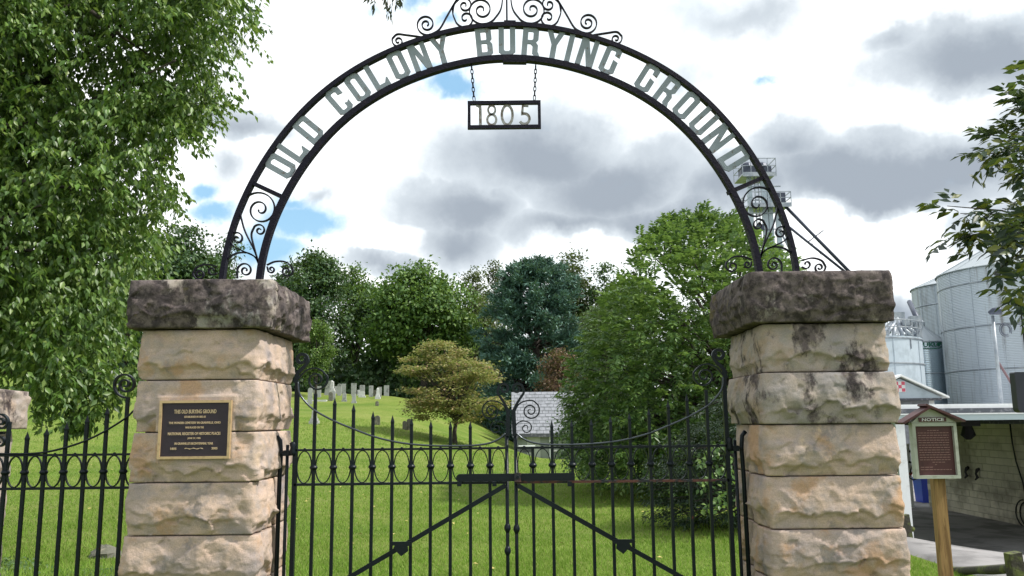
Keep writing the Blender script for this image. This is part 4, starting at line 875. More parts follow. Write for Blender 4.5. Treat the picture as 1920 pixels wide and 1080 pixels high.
def leaf(mir):
    lab = ('left gate leaf of black iron pickets carrying the long latch bar', 'right gate leaf of black iron pickets with a rusty lower rail')[mir]
    mx = (lambda x: 2*XC-x) if mir else (lambda x: x)
    t = thing('gate_leaf', lab, 'gate', (mx(zx(551, 1000)[0]), GY, .06), 'leaves of the double iron gate')
    rd = 'iron_rust' if mir else 'iron'
    xp = zx(553, 875)[0]; xs_ = zx(950.5, 875)[0]
    # hanging stile with scroll head
    pw = .026
    q = MB(); q.bar((mx(xp), GY, .06), (mx(xp), GY, zx(554, 716)[1]), pw, .03); q.build('hinge_stile', MT['iron'], t)
    hd = path(cr([(554.5, 718), (559, 700), (571, 688), (577, 678), (575.5, 669)]), spir((575.5, 669), (566, 674), -1.05, 5, 36))
    w = np.full(len(hd), .020); w[:16] = np.linspace(.028, .022, 16); w[-14:] = np.linspace(.02, .008, 14); q = MB(); q.ribbon(world(hd, GY, mir), w, .026); q.build('scroll', MT['iron'], t)
    big = path(cr([(559, 712), (572, 697), (588, 690.5), (602, 694), (614, 706)]), spir((614, 706), (594, 713), 1.75, 2.5, 70))
    q = MB(); k = world(big, GY, mir); w = np.full(len(k), .010); w[-16:] = np.linspace(.01, .006, 16); q.ribbon(k, w, .022); q.build('scroll', MT['iron'], t)
    cat = cr([(558.5, 716), (560, 733), (568, 748), (589.4, 769), (628, 790), (662, 804), (696, 817), (734, 827), (772.6, 833), (823.7, 836), (883, 835.5), (917, 831), (936, 823), (948, 813)])
    q = MB(); q.tube(world(cat, GY-.017, mir), .0062, 8); q.build('swag_rod', mat('worn_shiny_iron', (.05, .06, .07), .25, .6), t, smooth=True)
    for nm, pts, w0 in (('scroll', path(cr([(952, 775), (944, 760), (932, 753), (917, 752), (907, 760)]), spir((907, 760), (921, 771), -1.9, 2.5, 60)), .0085),
                    ('scroll', path(cr([(951, 802), (946, 794), (937, 790), (928, 791)]), spir((928, 791), (930, 803), -1.35, 2.5, 40)), .007),
                    ('heart_scroll', path(cr([(954, 772), (948, 760), (939, 746), (933, 736), (935.5, 724)]), spir((935.5, 724), (945, 729), 1.15, 3, 36)), .016)):
        k = world(pts, GY, mir); w = np.full(len(k), w0); w[-14:] = np.linspace(w0, w0*.5, 14); q = MB(); q.ribbon(k, w, .02); q.build(nm, MT['iron'], t)
    q = MB(); q.tube([(mx(xs_), GY, .06), (mx(xs_), GY, zx(950, 815)[1])], .011, 8); q.build('meeting_stile', MT['iron'], t, smooth=True)
    q = MB(); q.bar((mx(xs_+.006), GY, zx(950, 818)[1]), (mx(xs_+.012), GY, zx(950, 768)[1]), .027, .026); q.build('stile_plate', MT['iron'], t)
    for py in ((990, 1033) if not mir else (992,)): 
        zz = zx(951, py)[1]; q = MB(); q.lathe((mx(xs_), GY, zz-.03), [(.010, 0), (.014, .01), (.019, .02), (.021, .03), (.017, .045), (.011, .06)], 10); q.build('knob', MT['iron'], t, smooth=True)
    # rails
    q = MB(); q.bar((mx(xp), GY, ZR1), (mx(xs_), GY, ZR1), .013, .030, up=(0, 1, 0)); q.build('rail', MT['iron'], t)
    q = MB(); q.bar((mx(xp), GY, ZR2), (mx(xs_), GY, ZR2), .015, .030, up=(0, 1, 0)); q.build('rail', MT[rd], t)
    q = MB(); q.bar((mx(xp), GY, .16), (mx(xs_), GY, .16), .02, .034, up=(0, 1, 0)); q.build('rail', MT['iron'], t)
    pxs = [588, 625, 661, 698, 735, 771, 807.5, 844.5, 882, 918.6]; tips = [737, 744, 756, 770, 777.6, 783, 788, 790, 790, None]
    XS = [xp]+[zx(p, 875)[0] for p in pxs]+[xs_]; zc = zx(750, 875)[1]
    for x, tp in zip(XS[1:-1], tips): 
        zt = zx(750, tp)[1] if tp else ZR1; 
        picket(t, mx(x), .08, zt, tip=bool(tp) and tp != 737); collar(t, mx(x), zc)
    for i in range(len(XS)-1):
        a, b_ = sorted((mx(XS[i]), mx(XS[i+1]))); oval(t, a+.0125, b_-.0125, ZR2+.008, ZR1-.007)
        q = MB(); c = (a+b_)/2; q.lathe((c, GY, ZR1+.006), [(.009, 0), (.008, .004), (.004, .007)], 8); q.build('rivet', MT['iron'], t, smooth=True)
    # diagonal brace and its shield
    a, b_ = P(948, 910, GY-.03), P(662-110, 1079+64, GY-.03); a[0], b_[0] = mx(a[0]), mx(b_[0]); q = MB(); q.bar(a, b_, .028, .010); q.build('brace', MT['iron'], t)
    g = [zx(*p) for p in ((735, 1014), (773, 1013.5), (773, 1021), (766, 1022), (767, 1031), (754, 1041), (739, 1026), (742, 1021), (735, 1021))]
    q = MB(); q.prism([(mx(x), z) for x, z in g], GY-.046, GY-.036); q.build('shield_plate', MT['iron'], t)
    # hinge strap and rods at the pillar
    if not mir:
        a, b_ = P(862, 896, GY-.03), P(1078, 902, GY-.03); q = MB(); q.bar((a[0], GY-.028, a[2]), (b_[0], GY-.028, a[2]), .046, .014)
        aa = np.linspace(math.pi/2, 3*math.pi/2, 9); q.prism([(a[0]+.0005+.023*math.cos(s), a[2]+.023*math.sin(s)) for s in aa], GY-.035, GY-.021); q.build('latch_bar', MT['iron'], t)
        for px in (861, 927, 1068): c = P(px, 906, GY-.03); q = MB(); q.box((c[0]-.013, GY-.04, c[2]-.018), (c[0]+.013, GY-.005, c[2]+.010)); q.build('latch_bracket', MT['iron'], t)
    else:
        c = P(970, 894, GY-.03); q = MB(); q.box((c[0]-.018, GY-.052, c[2]-.030), (c[0]+.022, GY-.034, c[2]+.025)); q.build('latch_keeper', MT['iron_rust'], t)
        q = MB(); q.tube([(c[0], GY-.06, c[2]), (c[0], GY-.034, c[2])], .010, 8); q.build('bolt', MT['iron'], t)
    return t
leaf(False); leaf(True)
def hinge(mir):
    mx = (lambda x: 2*XC-x) if mir else (lambda x: x)
    t = PR if mir else PL
    x1 = zx(538, 875)[0]; x2 = zx(524, 875)[0]
    q = MB(); q.tube([(mx(x1), GY, .0), (mx(x1), GY, zx(537, 834)[1])], .0105, 8); q.build('hinge_rod', MT['iron'], t, smooth=True)
    q = MB(); q.tube([(mx(x2-.005), 5.338, -.05), (mx(x2-.005), 5.338, zx(525, 900)[1]), (mx(x2), 5.336, zx(525, 850)[1]), (mx(x2-.008), 5.335, zx(527, 826)[1]), (mx(x2-.03), 5.335, zx(527, 818)[1])], .014, 8); q.build('wall_rod', MT['iron'], t, smooth=True)
    q = MB(); zc = zx(540, 848)[1]; q.bar((mx(zx(526, 848)[0]), GY, zc), (mx(zx(550, 848)[0]), GY, zc), .014, .026); q.build('hinge_arm', MT['iron'], t)
    q = MB(); q.box((min(mx(x1-.02), mx(x1+.018)), GY-.022, zc-.022), (max(mx(x1-.02), mx(x1+.018)), GY+.022, zc+.012)); q.build('hinge_block', MT['iron'], t)
    q = MB(); c = mx(zx(550, 840)[0]); q.lathe((c, GY-.012, zc+.01), [(.018, -.03), (.022, -.01), (.016, .02), (.022, .045), (.01, .055)], 8); q.build('hinge_knuckle', MT['iron'], t, smooth=True)
hinge(False); hinge(True)
# ------------------------------------------------------------------ left fence panel
def fence():
    Y = 5.12
    def z_(px, py): q = P(px, py, Y); return q[0], q[2]
    t = thing('iron_fence', 'black iron picket fence section between the left pillar and the short one', 'fence', (-2.8, Y, 0))
    zr1, zr2 = z_(120, 853)[1], z_(120, 915.5)[1]; xr = -2.19; xl = z_(-80, 860)[0]
    for z, m, hh in ((zr1, 'iron', .013), (zr2, 'iron', .014), (.14, 'iron', .02)):
        q = MB(); q.bar((xl, Y, z), (xr, Y, z), hh, .03, up=(0, 1, 0)); q.build('rail', MT[m], t)
    px = [-64, -27, 10, 46, 82, 119, 157, 194, 231]; tips = [800, 806, 790, 808, 801, 791, 778, 763, 746]
    XS = [z_(p, 885)[0] for p in px]; zc = z_(120, 885)[1]
    for x, tp in zip(XS, tips): picket(t, x, .06, z_(120, tp)[1], Y, tip=tp not in (746, 790)); collar(t, x, zc, Y)
    XS2 = XS+[XS[-1]+XS[-1]-XS[-2]]
    for a, b_ in zip(XS2[:-1], XS2[1:]):
        oval(t, a+.0125, b_-.0125, zr2+.008, zr1-.007, Y)
        q = MB(); q.lathe(((a+b_)/2, Y, zr1+.006), [(.009, 0), (.008, .004), (.004, .007)], 8); q.build('rivet', MT['iron'], t, smooth=True)
    def w2(pts, yy=Y): q = np.array([P(a, b_, yy) for a, b_ in pts]); q[:, 1] = yy; return q
    q = MB(); q.tube(w2(cr([(262, 762), (250.6, 770), (236, 783.6), (197.6, 808), (159, 827), (120, 840), (84, 848), (48, 851), (0, 851), (-60, 851)]), Y-.017), .0062, 8); q.build('swag_rod', MT['iron'], t, smooth=True)
    for pth in (spir((237, 746), (236, 721), 2.1, 3, 80), spir((8, 812), (2, 792), 2.1, 3, 70), spir((8, 812), (0, 826), -1.6, 3, 50)):
        k = w2(pth); w = np.full(len(k), .011); q = MB(); q.ribbon(k, w, .026); q.build('scroll', MT['iron'], t)
fence()
# ------------------------------------------------------------------ gravestones
def gravestone(px, top, base, w, kind, label, m='granite', Dm=None, lean=0):
    q = hit(px, base, 56)
    Y = q[1]; h = P(px, top, Y)[2]-q[2]; h = max(h, .25); w = w/CF*Y; d = max(.10, w*.28); z0 = q[2]-.12; x = q[0]; mb = MB()
    def slab(w, z0, z1, d, arch=0):
        n = 10; pts = [(-w/2, z0), (w/2, z0)]
        if arch: pts += [(w/2*math.cos(a), z1-arch*w/2+arch*w/2*math.sin(a)) for a in np.linspace(0, math.pi, n)]
        else: pts += [(w/2, z1-.01), (w/2-.012, z1), (-w/2+.012, z1), (-w/2, z1-.01)]
        sh = math.tan(lean)
        mb.prism([(x+a+(b_-z0)*sh, b_) for a, b_ in pts], Y-d/2, Y+d/2)
    if kind == 'flat': slab(w, z0, q[2]+h, d)
    elif kind == 'round': slab(w, z0, q[2]+h, d, 1)
    elif kind == 'gothic': slab(w, z0, q[2]+h, d, 1.6)
    elif kind == 'based': slab(w, q[2]+h*.18, q[2]+h, d, .8); mb.box((x-w*.68, Y-d*.9, z0), (x+w*.68, Y+d*.9, q[2]+h*.18))
    elif kind == 'obelisk':
        mb.box((x-w*.75, Y-w*.75, z0), (x+w*.75, Y+w*.75, q[2]+h*.22)); mb.box((x-w*.58, Y-w*.58, q[2]+h*.22), (x+w*.58, Y+w*.58, q[2]+h*.38))
        b1, b2 = w*.42, w*.34; za, zb = q[2]+h*.38, q[2]+h*.9
        mb.add([(x+a*b1, Y+c*b1, za) for a, c in ((-1, -1), (1, -1), (1, 1), (-1, 1))]+[(x+a*b2, Y+c*b2, zb) for a, c in ((-1, -1), (1, -1), (1, 1), (-1, 1))]+[(x, Y, q[2]+h)],
               [(0, 1, 5, 4), (1, 2, 6, 5), (2, 3, 7, 6), (3, 0, 4, 7), (4, 5, 8), (5, 6, 8), (6, 7, 8), (7, 4, 8)])
    o = mb.build('gravestone', MT[m], None, loc=(x, Y, q[2])); tag(o, label, 'gravestone', 'gravestones on the cemetery slope')
for g in [
 (581, 727, 758, 8, 'round', 'narrow gray round-topped gravestone directly right of the left pillar edge, inside the gate scroll'),
 (590, 731, 741, 5, 'flat', 'small pale gravestone peeking behind the first gray one at the gate scroll', 'granite', 54),
 (598, 724, 745, 7, 'flat', 'gray square gravestone seen through the gate scroll'),
 (612, 714, 741, 9, 'flat', 'leaning tall gray gravestone just right of the gate scroll', 'granite', 55, .14),
 (622, 713, 738, 9, 'obelisk', 'white square column monument on a base near the left end of the row', 'whitestone', 54),
 (620, 735, 752, 7.5, 'round', 'squat dark round-topped gravestone in front of the white column monument', 'darkstone', 47),
 (626, 733, 750, 5, 'round', 'pale tan round-topped gravestone paired with the squat dark one', 'granite', 48),
 (630, 724, 738, 4.5, 'flat', 'short pale gravestone between the white column and the pointed one', 'granite', 57),
 (636, 719, 742, 7.5, 'gothic', 'tall gray gravestone with pointed arch top', 'granite', 54),
 (644, 719.5, 738, 8, 'flat', 'gray flat-topped gravestone right of the pointed one', 'granite', 56),
 (645.5, 736, 753, 7, 'based', 'small round-topped gravestone on a pale base, in front left of the widest slab', 'granite', 45),
 (663, 718.5, 742, 9.2, 'flat', 'tall wide gray slab standing near the middle of the row', 'granite', 53),
 (663.5, 739, 756, 7, 'based', 'low blue-gray gravestone on a base in front of the tall wide slab', 'granite', 44),
 (679, 722, 740, 9, 'flat', 'pale square gravestone behind a white one, right of the wide slab', 'granite', 56),
 (679, 733, 745, 9.5, 'based', 'short white gravestone on a base in front of the pale square one', 'whitestone', 50),
 (672.5, 731, 742, 4.5, 'flat', 'tiny white gravestone between the wide slab and the short white one', 'whitestone', 54),
 (695.5, 723, 744, 7.5, 'flat', 'gray slab with darker foot standing alone right of the paired stones', 'granite', 55),
 (702.5, 731, 743, 5, 'round', 'low dark gravestone left of the bright white pair', 'darkstone', 53),
 (711.5, 725.5, 745, 7, 'flat', 'pale square-topped gravestone behind the bright white one', 'granite', 54),
 (708.3, 727, 748, 6, 'obelisk', 'bright white slim gravestone with stepped foot near the right end', 'whitestone', 50),
 (724.5, 722.5, 742, 9, 'flat', 'last gray slab at the right end of the row', 'granite', 55),
 (707, 752, 761, 6, 'round', 'very small dark gravestone alone on the slope below the row', 'darkstone', 42),
 (707.5, 779, 797, 9.6, 'round', 'dark round-topped gravestone in mid slope right of the fourth picket', 'darkstone', 34),
 (758.5, 789, 806, 7.5, 'round', 'brownish small gravestone, left of the two near the dogwood', 'darkstone', 33),
 (767, 785, 807, 9, 'round', 'brownish gravestone, right of the two near the dogwood', 'darkstone', 33.5),
 (589, 768, 795, 11, 'obelisk', 'gray tapering monument on a square base behind the first gate picket', 'granite', 34),
 (112, 686, 716, 11, 'flat', 'tall pale slab on the far left slope under the big tree', 'whitestone', 47),
 (129, 687, 716, 11, 'flat', 'tall pale slab beside its twin under the big tree, with dark edge', 'granite', 46),
 (121, 694, 722, 9, 'obelisk', 'slim gray monument between the two tall pale slabs', 'darkstone', 44),
 (152, 698, 722, 9, 'round', 'gray gravestone half hidden by hanging leaves right of the pale slabs', 'granite', 44),
 (171, 702, 726, 12, 'flat', 'wide dark gravestone behind the hanging leaves', 'darkstone', 43),
 (186, 700, 718, 6, 'flat', 'small white gravestone right of the wide dark one', 'whitestone', 47),
 (212, 695, 720, 9, 'flat', 'white gravestone left of the fence scroll', 'whitestone', 48),
 (222, 700, 722, 7, 'round', 'pale gravestone partly behind the fence scroll', 'granite', 47)]:
    gravestone(*g)
o = MB(); q = hit(600, 752); o.box((q[0]-.9, q[1]-.25, q[2]-.1), (q[0]+.4, q[1]+.25, q[2]+.06)); tag(o.build('grave_slab', MT['whitestone'], None, loc=tuple(q)), 'low white slab lying flat in the grass below the gate scroll', 'grave slab')
# ------------------------------------------------------------------ garden shed
def shed():
    Y = 44.0
    def p(px, py, y=Y): return P(px, py, y)
    x0, x1 = p(966, 830)[0], p(1092, 830)[0]; zb = float(H(x0+1, Y))-.1; ze = p(1010, 803)[2]; zr = p(1010, 735, Y+1.9)[2]; dpt = 3.8
    t = thing('shed', 'small pale gray-green shed with gray shingled roof behind the gate', 'shed', ((x0+x1)/2, Y, zb))
    m = MB(); m.box((x0, Y, zb), (x1, Y+dpt, ze)); ym = Y+dpt/2
    m.add([(x0, Y, ze), (x0, Y+dpt, ze), (x0, ym, zr-.08), (x0+.1, Y, ze), (x0+.1, Y+dpt, ze), (x0+.1, ym, zr-.08)], [(0, 1, 2), (5, 4, 3)]); m.build('wall', MT['shedwall'], t)
    m = MB(); e = .28; sl = (zr-ze)/(ym-Y); sy = Y-e; sz = ze-e*sl
    m.add([(x0-.15, sy, sz), (x1+.15, sy, sz), (x1+.15, ym, zr), (x0-.15, ym, zr), (x0-.15, 2*ym-sy, sz), (x1+.15, 2*ym-sy, sz),
           (x0-.15, sy, sz-.12), (x1+.15, sy, sz-.12), (x1+.15, ym, zr-.12), (x0-.15, ym, zr-.12), (x0-.15, 2*ym-sy, sz-.12), (x1+.15, 2*ym-sy, sz-.12)],
          [(0, 1, 2, 3), (3, 2, 5, 4), (6, 9, 8, 7), (9, 10, 11, 8), (0, 6, 7, 1), (4, 5, 11, 10), (0, 3, 9, 6), (3, 4, 10, 9), (1, 7, 8, 2), (2, 8, 11, 5)]); rf = m.build('roof', MT['darkstrip'], t)
    m = MB(); rows = 13; L = math.hypot(ym-sy, zr-sz)
    for r in range(rows):
        fa, fb = r/rows, min(1, (r+1.25)/rows); x = x0-.17-(r % 2)*.17
        while x < x1+.15:
            w = .33*rng.uniform(.94, 1.04); lift = .035*rng.uniform(.7, 1.3); a = max(x, x0-.17); b_ = min(x+w-.02, x1+.17)
            if b_ > a:
                ya, za = sy+(ym-sy)*fa, sz+(zr-sz)*fa; yb, zb2 = sy+(ym-sy)*fb, sz+(zr-sz)*fb
                m.add([(a, ya-.01, za+.004), (b_, ya-.01, za+.004), (b_, ya-.01, za+lift), (a, ya-.01, za+lift), (a, yb, zb2+.006), (b_, yb, zb2+.006)], [(0, 1, 2, 3), (3, 2, 5, 4)])
            x += w
    o = m.build('shingles', MT['shingle'], t); o['kind'] = 'stuff'
    m = MB(); m.box((x0-.15, sy-.02, sz-.16), (x1+.15, sy, sz-.01)); m.build('fascia', MT['darkstrip'], t)
    m = MB(); xa, xb = p(988, 830)[0], p(1013, 830)[0]; m.box((xa, Y-.03, zb), (xb, Y-.002, ze-.12)); m.build('door', MT['shed_door'], t)
    m = MB(); xa, xb = p(1015, 830)[0], p(1026, 830)[0]; m.box((xa, Y-.025, zb), (xb, Y-.002, ze-.1)); m.build('corner_board', MT['shedwall'], t)
    for px in (967, 1030): m = MB(); xa = p(px, 830)[0]; m.box((xa, Y-.05, zb), (xa+.12, Y-.002, ze-.1)); m.build('corner_board', MT['white'] if px > 1000 else MT['shedwall'], t)
    x = x0+.3
    while x < x1: 
        if not (p(986, 830)[0] < x < p(1032, 830)[0]): m = MB(); m.box((x, Y-.015, zb), (x+.03, Y-.001, ze-.1)); m.build('batten', MT['shedwall'], t)
        x += .42
    for px, s in ((988, 'left'), (1052, 'right')):
        g = p(px, 858, Y-1.4); zz = float(H(g[0], g[1])); tt = thing('bench', {'left': 'low dark bench with a white seat edge in front of the shed door', 'right': 'low dark bench right of the shed door, near the foliage'}[s], 'bench', (g[0], g[1], zz), 'benches in front of the shed')
        m = MB(); m.box((g[0]-.42, g[1]-.2, zz+.40), (g[0]+.42, g[1]+.2, zz+.46)); m.build('seat', MT['white'] if s == 'left' else MT['granite'], tt)
        for a in (-.34, .30): m = MB(); m.box((g[0]+a, g[1]-.18, zz-.05), (g[0]+a+.05, g[1]+.18, zz+.4)); m.build('leg', MT['darkstrip'], tt)
        m = MB(); m.box((g[0]-.29, g[1]-.1, zz+.12), (g[0]+.30, g[1]+.1, zz+.39)); m.build('panel', MT['darkstrip'], tt)
shed()
# ------------------------------------------------------------------ drive-through canopy with block wall
GR = -1.2
def canopy():
    Yf = 16.3; x0 = P(1676, 780, Yf)[0]; x1 = 19.0
    t = thing('canopy_building', 'low flat-roofed building with white roof edge over an open bay', 'building', (x0, Yf, GR))
    z = lambda py, y=Yf: P(1800, py, y)[2]
    m = MB(); m.box((x0-.25, Yf+.35, z(765)), (x1, 27.6, z(757))); m.build('roof', MT['roofwhite'], t)
    m = MB(); m.box((x0-.1, Yf+.25, z(774)), (x1, 27.4, z(765)-.003)); m.build('roof_edge', MT['darkstrip'], t)
    m = MB(); m.box((x0-.12, Yf-.02, z(777)), (x1, Yf+.12, z(774.5))); m.build('gutter_lip', MT['white'], t)
    m = MB(); m.box((x0-.1, Yf, z(788)), (x1, Yf+.22, z(777)-.003)); m.build('fascia', mat('pale_green_fascia', (.44, .53, .55), .5), t)
    m = MB(); m.box((x0, Yf+.25, z(788)+.01), (x1, 27.3, z(774)-.01)); m.build('ceiling', MT['shedwall'], t)
    for xx in np.arange(x0+1.1, x1, 2.3): m = MB(); m.box((xx, Yf+.3, z(788)-.10), (xx+.08, 27, z(788)+.008)); m.build('rafter', MT['darkstrip'], t)
    px0 = P(1684, 900, Yf+.1)[0]; px1 = P(1701, 900, Yf+.1)[0]; m = MB(); m.box((px0, Yf+.02, GR-.1), (px1, Yf+.2, z(788)-.001)); m.build('post', MT['white'], t)
    xw = 12.78; ztop = z(788)-.002
    m = MB(); m.box((xw+.014, 15.5, GR-.2), (xw+.3, 26.4, ztop)); wl = m.build('wall', mat('block_mortar', (.30, .28, .22), .9), t)
    bw, bh = .40, .19; bm_ = MB(); c = .006
    bm_.add([(0, c, c), (0, bw-.007-c, c), (0, bw-.007-c, bh-.007-c), (0, c, bh-.007-c), (.02, 0, 0), (.02, bw-.007, 0), (.02, bw-.007, bh-.007), (.02, 0, bh-.007)], [(0, 3, 2, 1), (0, 1, 5, 4), (1, 2, 6, 5), (2, 3, 7, 6), (3, 0, 4, 7)])
    proto = bm_.build('concrete_block', MT['block'], None, loc=(0, 0, 0)); me = proto.data; bpy.data.objects.remove(proto)
    org = ORG[wl.name]; n = 0
    for r in range(15):
        zz = GR+.01+r*bh
        if zz+bh > ztop+.02: break
        y = 18.2-(r % 2)*.2
        while y+bw < 26.4 and n < 298:
            b_ = bpy.data.objects.new('concrete_block', me); col.objects.link(b_); b_.parent = wl; b_.location = (xw+rng.uniform(-.004, .004)-org[0], y-org[1], zz-org[2]); y += bw; n += 1
    for px, py in ((1800, 885), (1817, 885), (1837, 888)):       # little dark wall hooks
        d = D(px, py); k = xw/d[0]; c_ = EYE+d*k; m = MB(); m.tube([c_+[-.0, 0, .13], c_+[-.06, 0, .10], c_+[-.10, .02, 0], c_+[-.07, .0, -.10], c_+[-.14, .0, -.17]], [.04, .05, .03, .045, .02], 7)
        m.build('wall_hook', MT['black'], t, smooth=True)
    def wallp(px, py): d = D(px, py); return EYE+d*((xw-.05)/d[0])
    m = MB(); m.tube([wallp(1893, 790), wallp(1898, 830), wallp(1905, 865), wallp(1918, 905), wallp(1925, 940)], .022, 6); m.build('wall_conduit', MT['black'], t, smooth=True)
    m = MB(); a = np.linspace(0, 6*math.pi, 50); c_ = wallp(1925, 965); m.tube([c_+[-.05+.01*k, (.32+.04*math.sin(k*.7))*math.sin(k)*1.1, (.33+.03*math.cos(k*.5))*math.cos(k)] for k in a], .018, 6); m.build('coiled_hose', MT['black'], t, smooth=True)
    m = MB(); c_ = P(1820, 795, 19); m.box((c_[0]-.22, 19, c_[2]-.05), (c_[0]+.22, 19.3, c_[2]+.2)); m.lathe((c_[0], 19.15, c_[2]-.35), [(.05, 0), (.16, .1), (.10, .3)], 10); m.build('ceiling_lamp', MT['black'], t)
canopy()
g = hit(1733, 933, 40); Yb = 27.8; xa, xb = P(1722, 920, Yb)[0], P(1747, 920, Yb)[0]; zb = GR+.02
t = thing('recycling_bin', 'blue plastic bin standing outside beyond the open bay', 'bin', ((xa+xb)/2, Yb, zb))
m = MB(); za = P(1733, 899, Yb)[2]; m.add([(xa+.03, Yb-.2, zb), (xb-.03, Yb-.2, zb), (xb-.03, Yb+.3, zb), (xa+.03, Yb+.3, zb), (xa, Yb-.25, za), (xb, Yb-.25, za), (xb, Yb+.35, za), (xa, Yb+.35, za)], [(3, 2, 1, 0), (4, 5, 6, 7), (0, 1, 5, 4), (1, 2, 6, 5), (2, 3, 7, 6), (3, 0, 4, 7)]); m.build('body', MT['blue_plastic'], t)
m = MB(); m.box((xa-.03, Yb-.29, za+.002), (xb+.03, Yb+.38, za+.06)); m.build('lid', MT['blue_plastic'], t)
def pump():
    Y = 26.0; a = P(1703, 905, Y); x = a[0]; z = lambda py: P(1706, py, Y)[2]
    t = thing('hose_reel_stand', 'white stand with a black hose and red fitting seen between pillar and notice board', 'hose stand', (x, Y, GR))
    m = MB(); m.box((x-.12, Y, GR), (x+.13, Y+.25, z(832))); m.build('cabinet', MT['white'], t)
    m = MB(); m.box((x-.10, Y-.02, z(845)), (x+.02, Y+.2, z(834))); m.lathe((x-.02, Y+.1, z(832)), [(.09, 0), (.09, .18), (.04, .22)], 8); m.build('meter_head', MT['white'], t)
    m = MB(); m.tube([P(*p, Y-.05) for p in ((1705, 846), (1711, 848), (1714, 858), (1711, 868), (1705, 866))], .035, 6); m.tube([P(*p, Y-.05) for p in ((1711, 868), (1708, 882), (1706, 896), (1712, 900), (1720, 897))], .02, 6); m.build('hose', MT['black'], t, smooth=True)
    m = MB(); m.tube([P(*p, Y-.08) for p in ((1712, 884), (1708, 890), (1704, 888))], .025, 6); m.build('fitting', MT['red'], t, smooth=True)
pump()
# ------------------------------------------------------------------ silos
def silo(name, label, cx, cy, r, zb, ze, rise, seams, m='silo', roofm='binroof', pitch=.105, nseg=96, group=None):
    t = thing(name, label, 'silo', (cx, cy, zb), group)
    n = int((ze-zb)/pitch*4); z = np.linspace(zb, ze, n+1); rr = r+.016*np.sin(2*math.pi*z/pitch)
    a = np.linspace(0, 2*math.pi, nseg, endpoint=False); V = np.stack([cx+rr[:, None]*np.cos(a), cy+rr[:, None]*np.sin(a), np.broadcast_to(z[:, None], (n+1, nseg))], -1).reshape(-1, 3)
    i = np.arange(n)[:, None]*nseg; j = np.arange(nseg)[None]; j2 = (j+1) % nseg
    fastmesh('wall_sheets', V, np.stack([i+j, i+j2, i+nseg+j2, i+nseg+j], -1).reshape(-1, 4), MT[m], t, smooth=True)
    mb = MB(); mb.lathe((cx, cy, ze), [(r+.12, -.05), (r+.12, 0), (r*.12, rise), (r*.12, rise+.35), (0.01, rise+.5)], 48, cap=False); rf = mb.build('roof', MT[roofm], t)
    for k in range(24 if r > 2 else 14):
        b_ = 2*math.pi*k/(24 if r > 2 else 14); q = MB(); q.bar((cx+(r+.1)*math.cos(b_), cy+(r+.1)*math.sin(b_), ze+.02), (cx+r*.13*math.cos(b_), cy+r*.13*math.sin(b_), ze+rise+.02), .05, .05, up=(0, 0, 1)); q.build('roof_rib', MT[roofm], t)
    for zs_ in seams: q = MB(); q.lathe((cx, cy, zs_), [(r+.02, -.035), (r+.045, -.03), (r+.045, .03), (r+.02, .035)], 64, cap=False); q.build('seam_ring', MT['gunmetal'], t, smooth=True)
    if r > 2:
        for k in range(18):
            b_ = 2*math.pi*(k+.3)/18; q = MB(); q.bar((cx+(r+.03)*math.cos(b_), cy+(r+.03)*math.sin(b_), zb), (cx+(r+.03)*math.cos(b_), cy+(r+.03)*math.sin(b_), ze), .028, .022, up=(math.cos(b_), math.sin(b_), 0)); q.build('stiffener', MT['silo'], t)
    return t
Yc = 56.0; zq = lambda py, y=52.0, px=1840: P(px, py, y)[2]
silo('grain_silo', 'largest corrugated silver silo at the right, behind the low white roof', 34.45, Yc, 4.88, -1.3, zq(492), 2.4, [zq(522), zq(606), zq(690)], group='corrugated silos of the grain yard')
cx2 = P(1722, 600, 66)[0]+4.4; silo('grain_silo', 'second silver silo mostly hidden behind the left side of the largest', cx2, 66, 4.3, -1.3, P(1740, 528, 63)[2], 1.7, [P(1740, 566, 63)[2], P(1740, 640, 63)[2]], group='corrugated silos of the grain yard')
cxs = P(1738, 700, 61)[0]; rs = 34/CF*61
ts = silo('feed_bin', 'small shiny bin with white cone roof and green oval lettering', cxs, 61, rs, -1.3, P(1740, 640, 60)[2], 1.15, [P(1740, 700, 60)[2]], m='newbin', pitch=.13, nseg=48)
def sukup():
    zc = P(1738, 647, 60)[2]; rr = rs+.05
    def wrap(mb0):
        out = MB(); v = [(cxs+(rr+dy)*math.sin(x/rr-.12), 61-(rr+dy)*math.cos(x/rr-.12), zc+z) for x, dy, z in mb0.v]; out.add(v, mb0.f); return out
    q = MB(); a = np.linspace(0, 2*math.pi, 41); q.ribbon([(1.02*math.cos(s), 0, .29*math.sin(s)) for s in a], .05, .02); q.v = [(x, y, z) for x, y, z in q.v]; wrap(q).build('logo_oval', MT['green_print'], ts)
    q = MB(); text_into(q, 'SUKUP', (0, 0.01, .01), 1.62, .30, .02, bold=.03); q.v = [(x, -y, z) for x, y, z in q.v]; wrap(q).build('logo_lettering', MT['green_print'], ts, normals=False)
sukup()
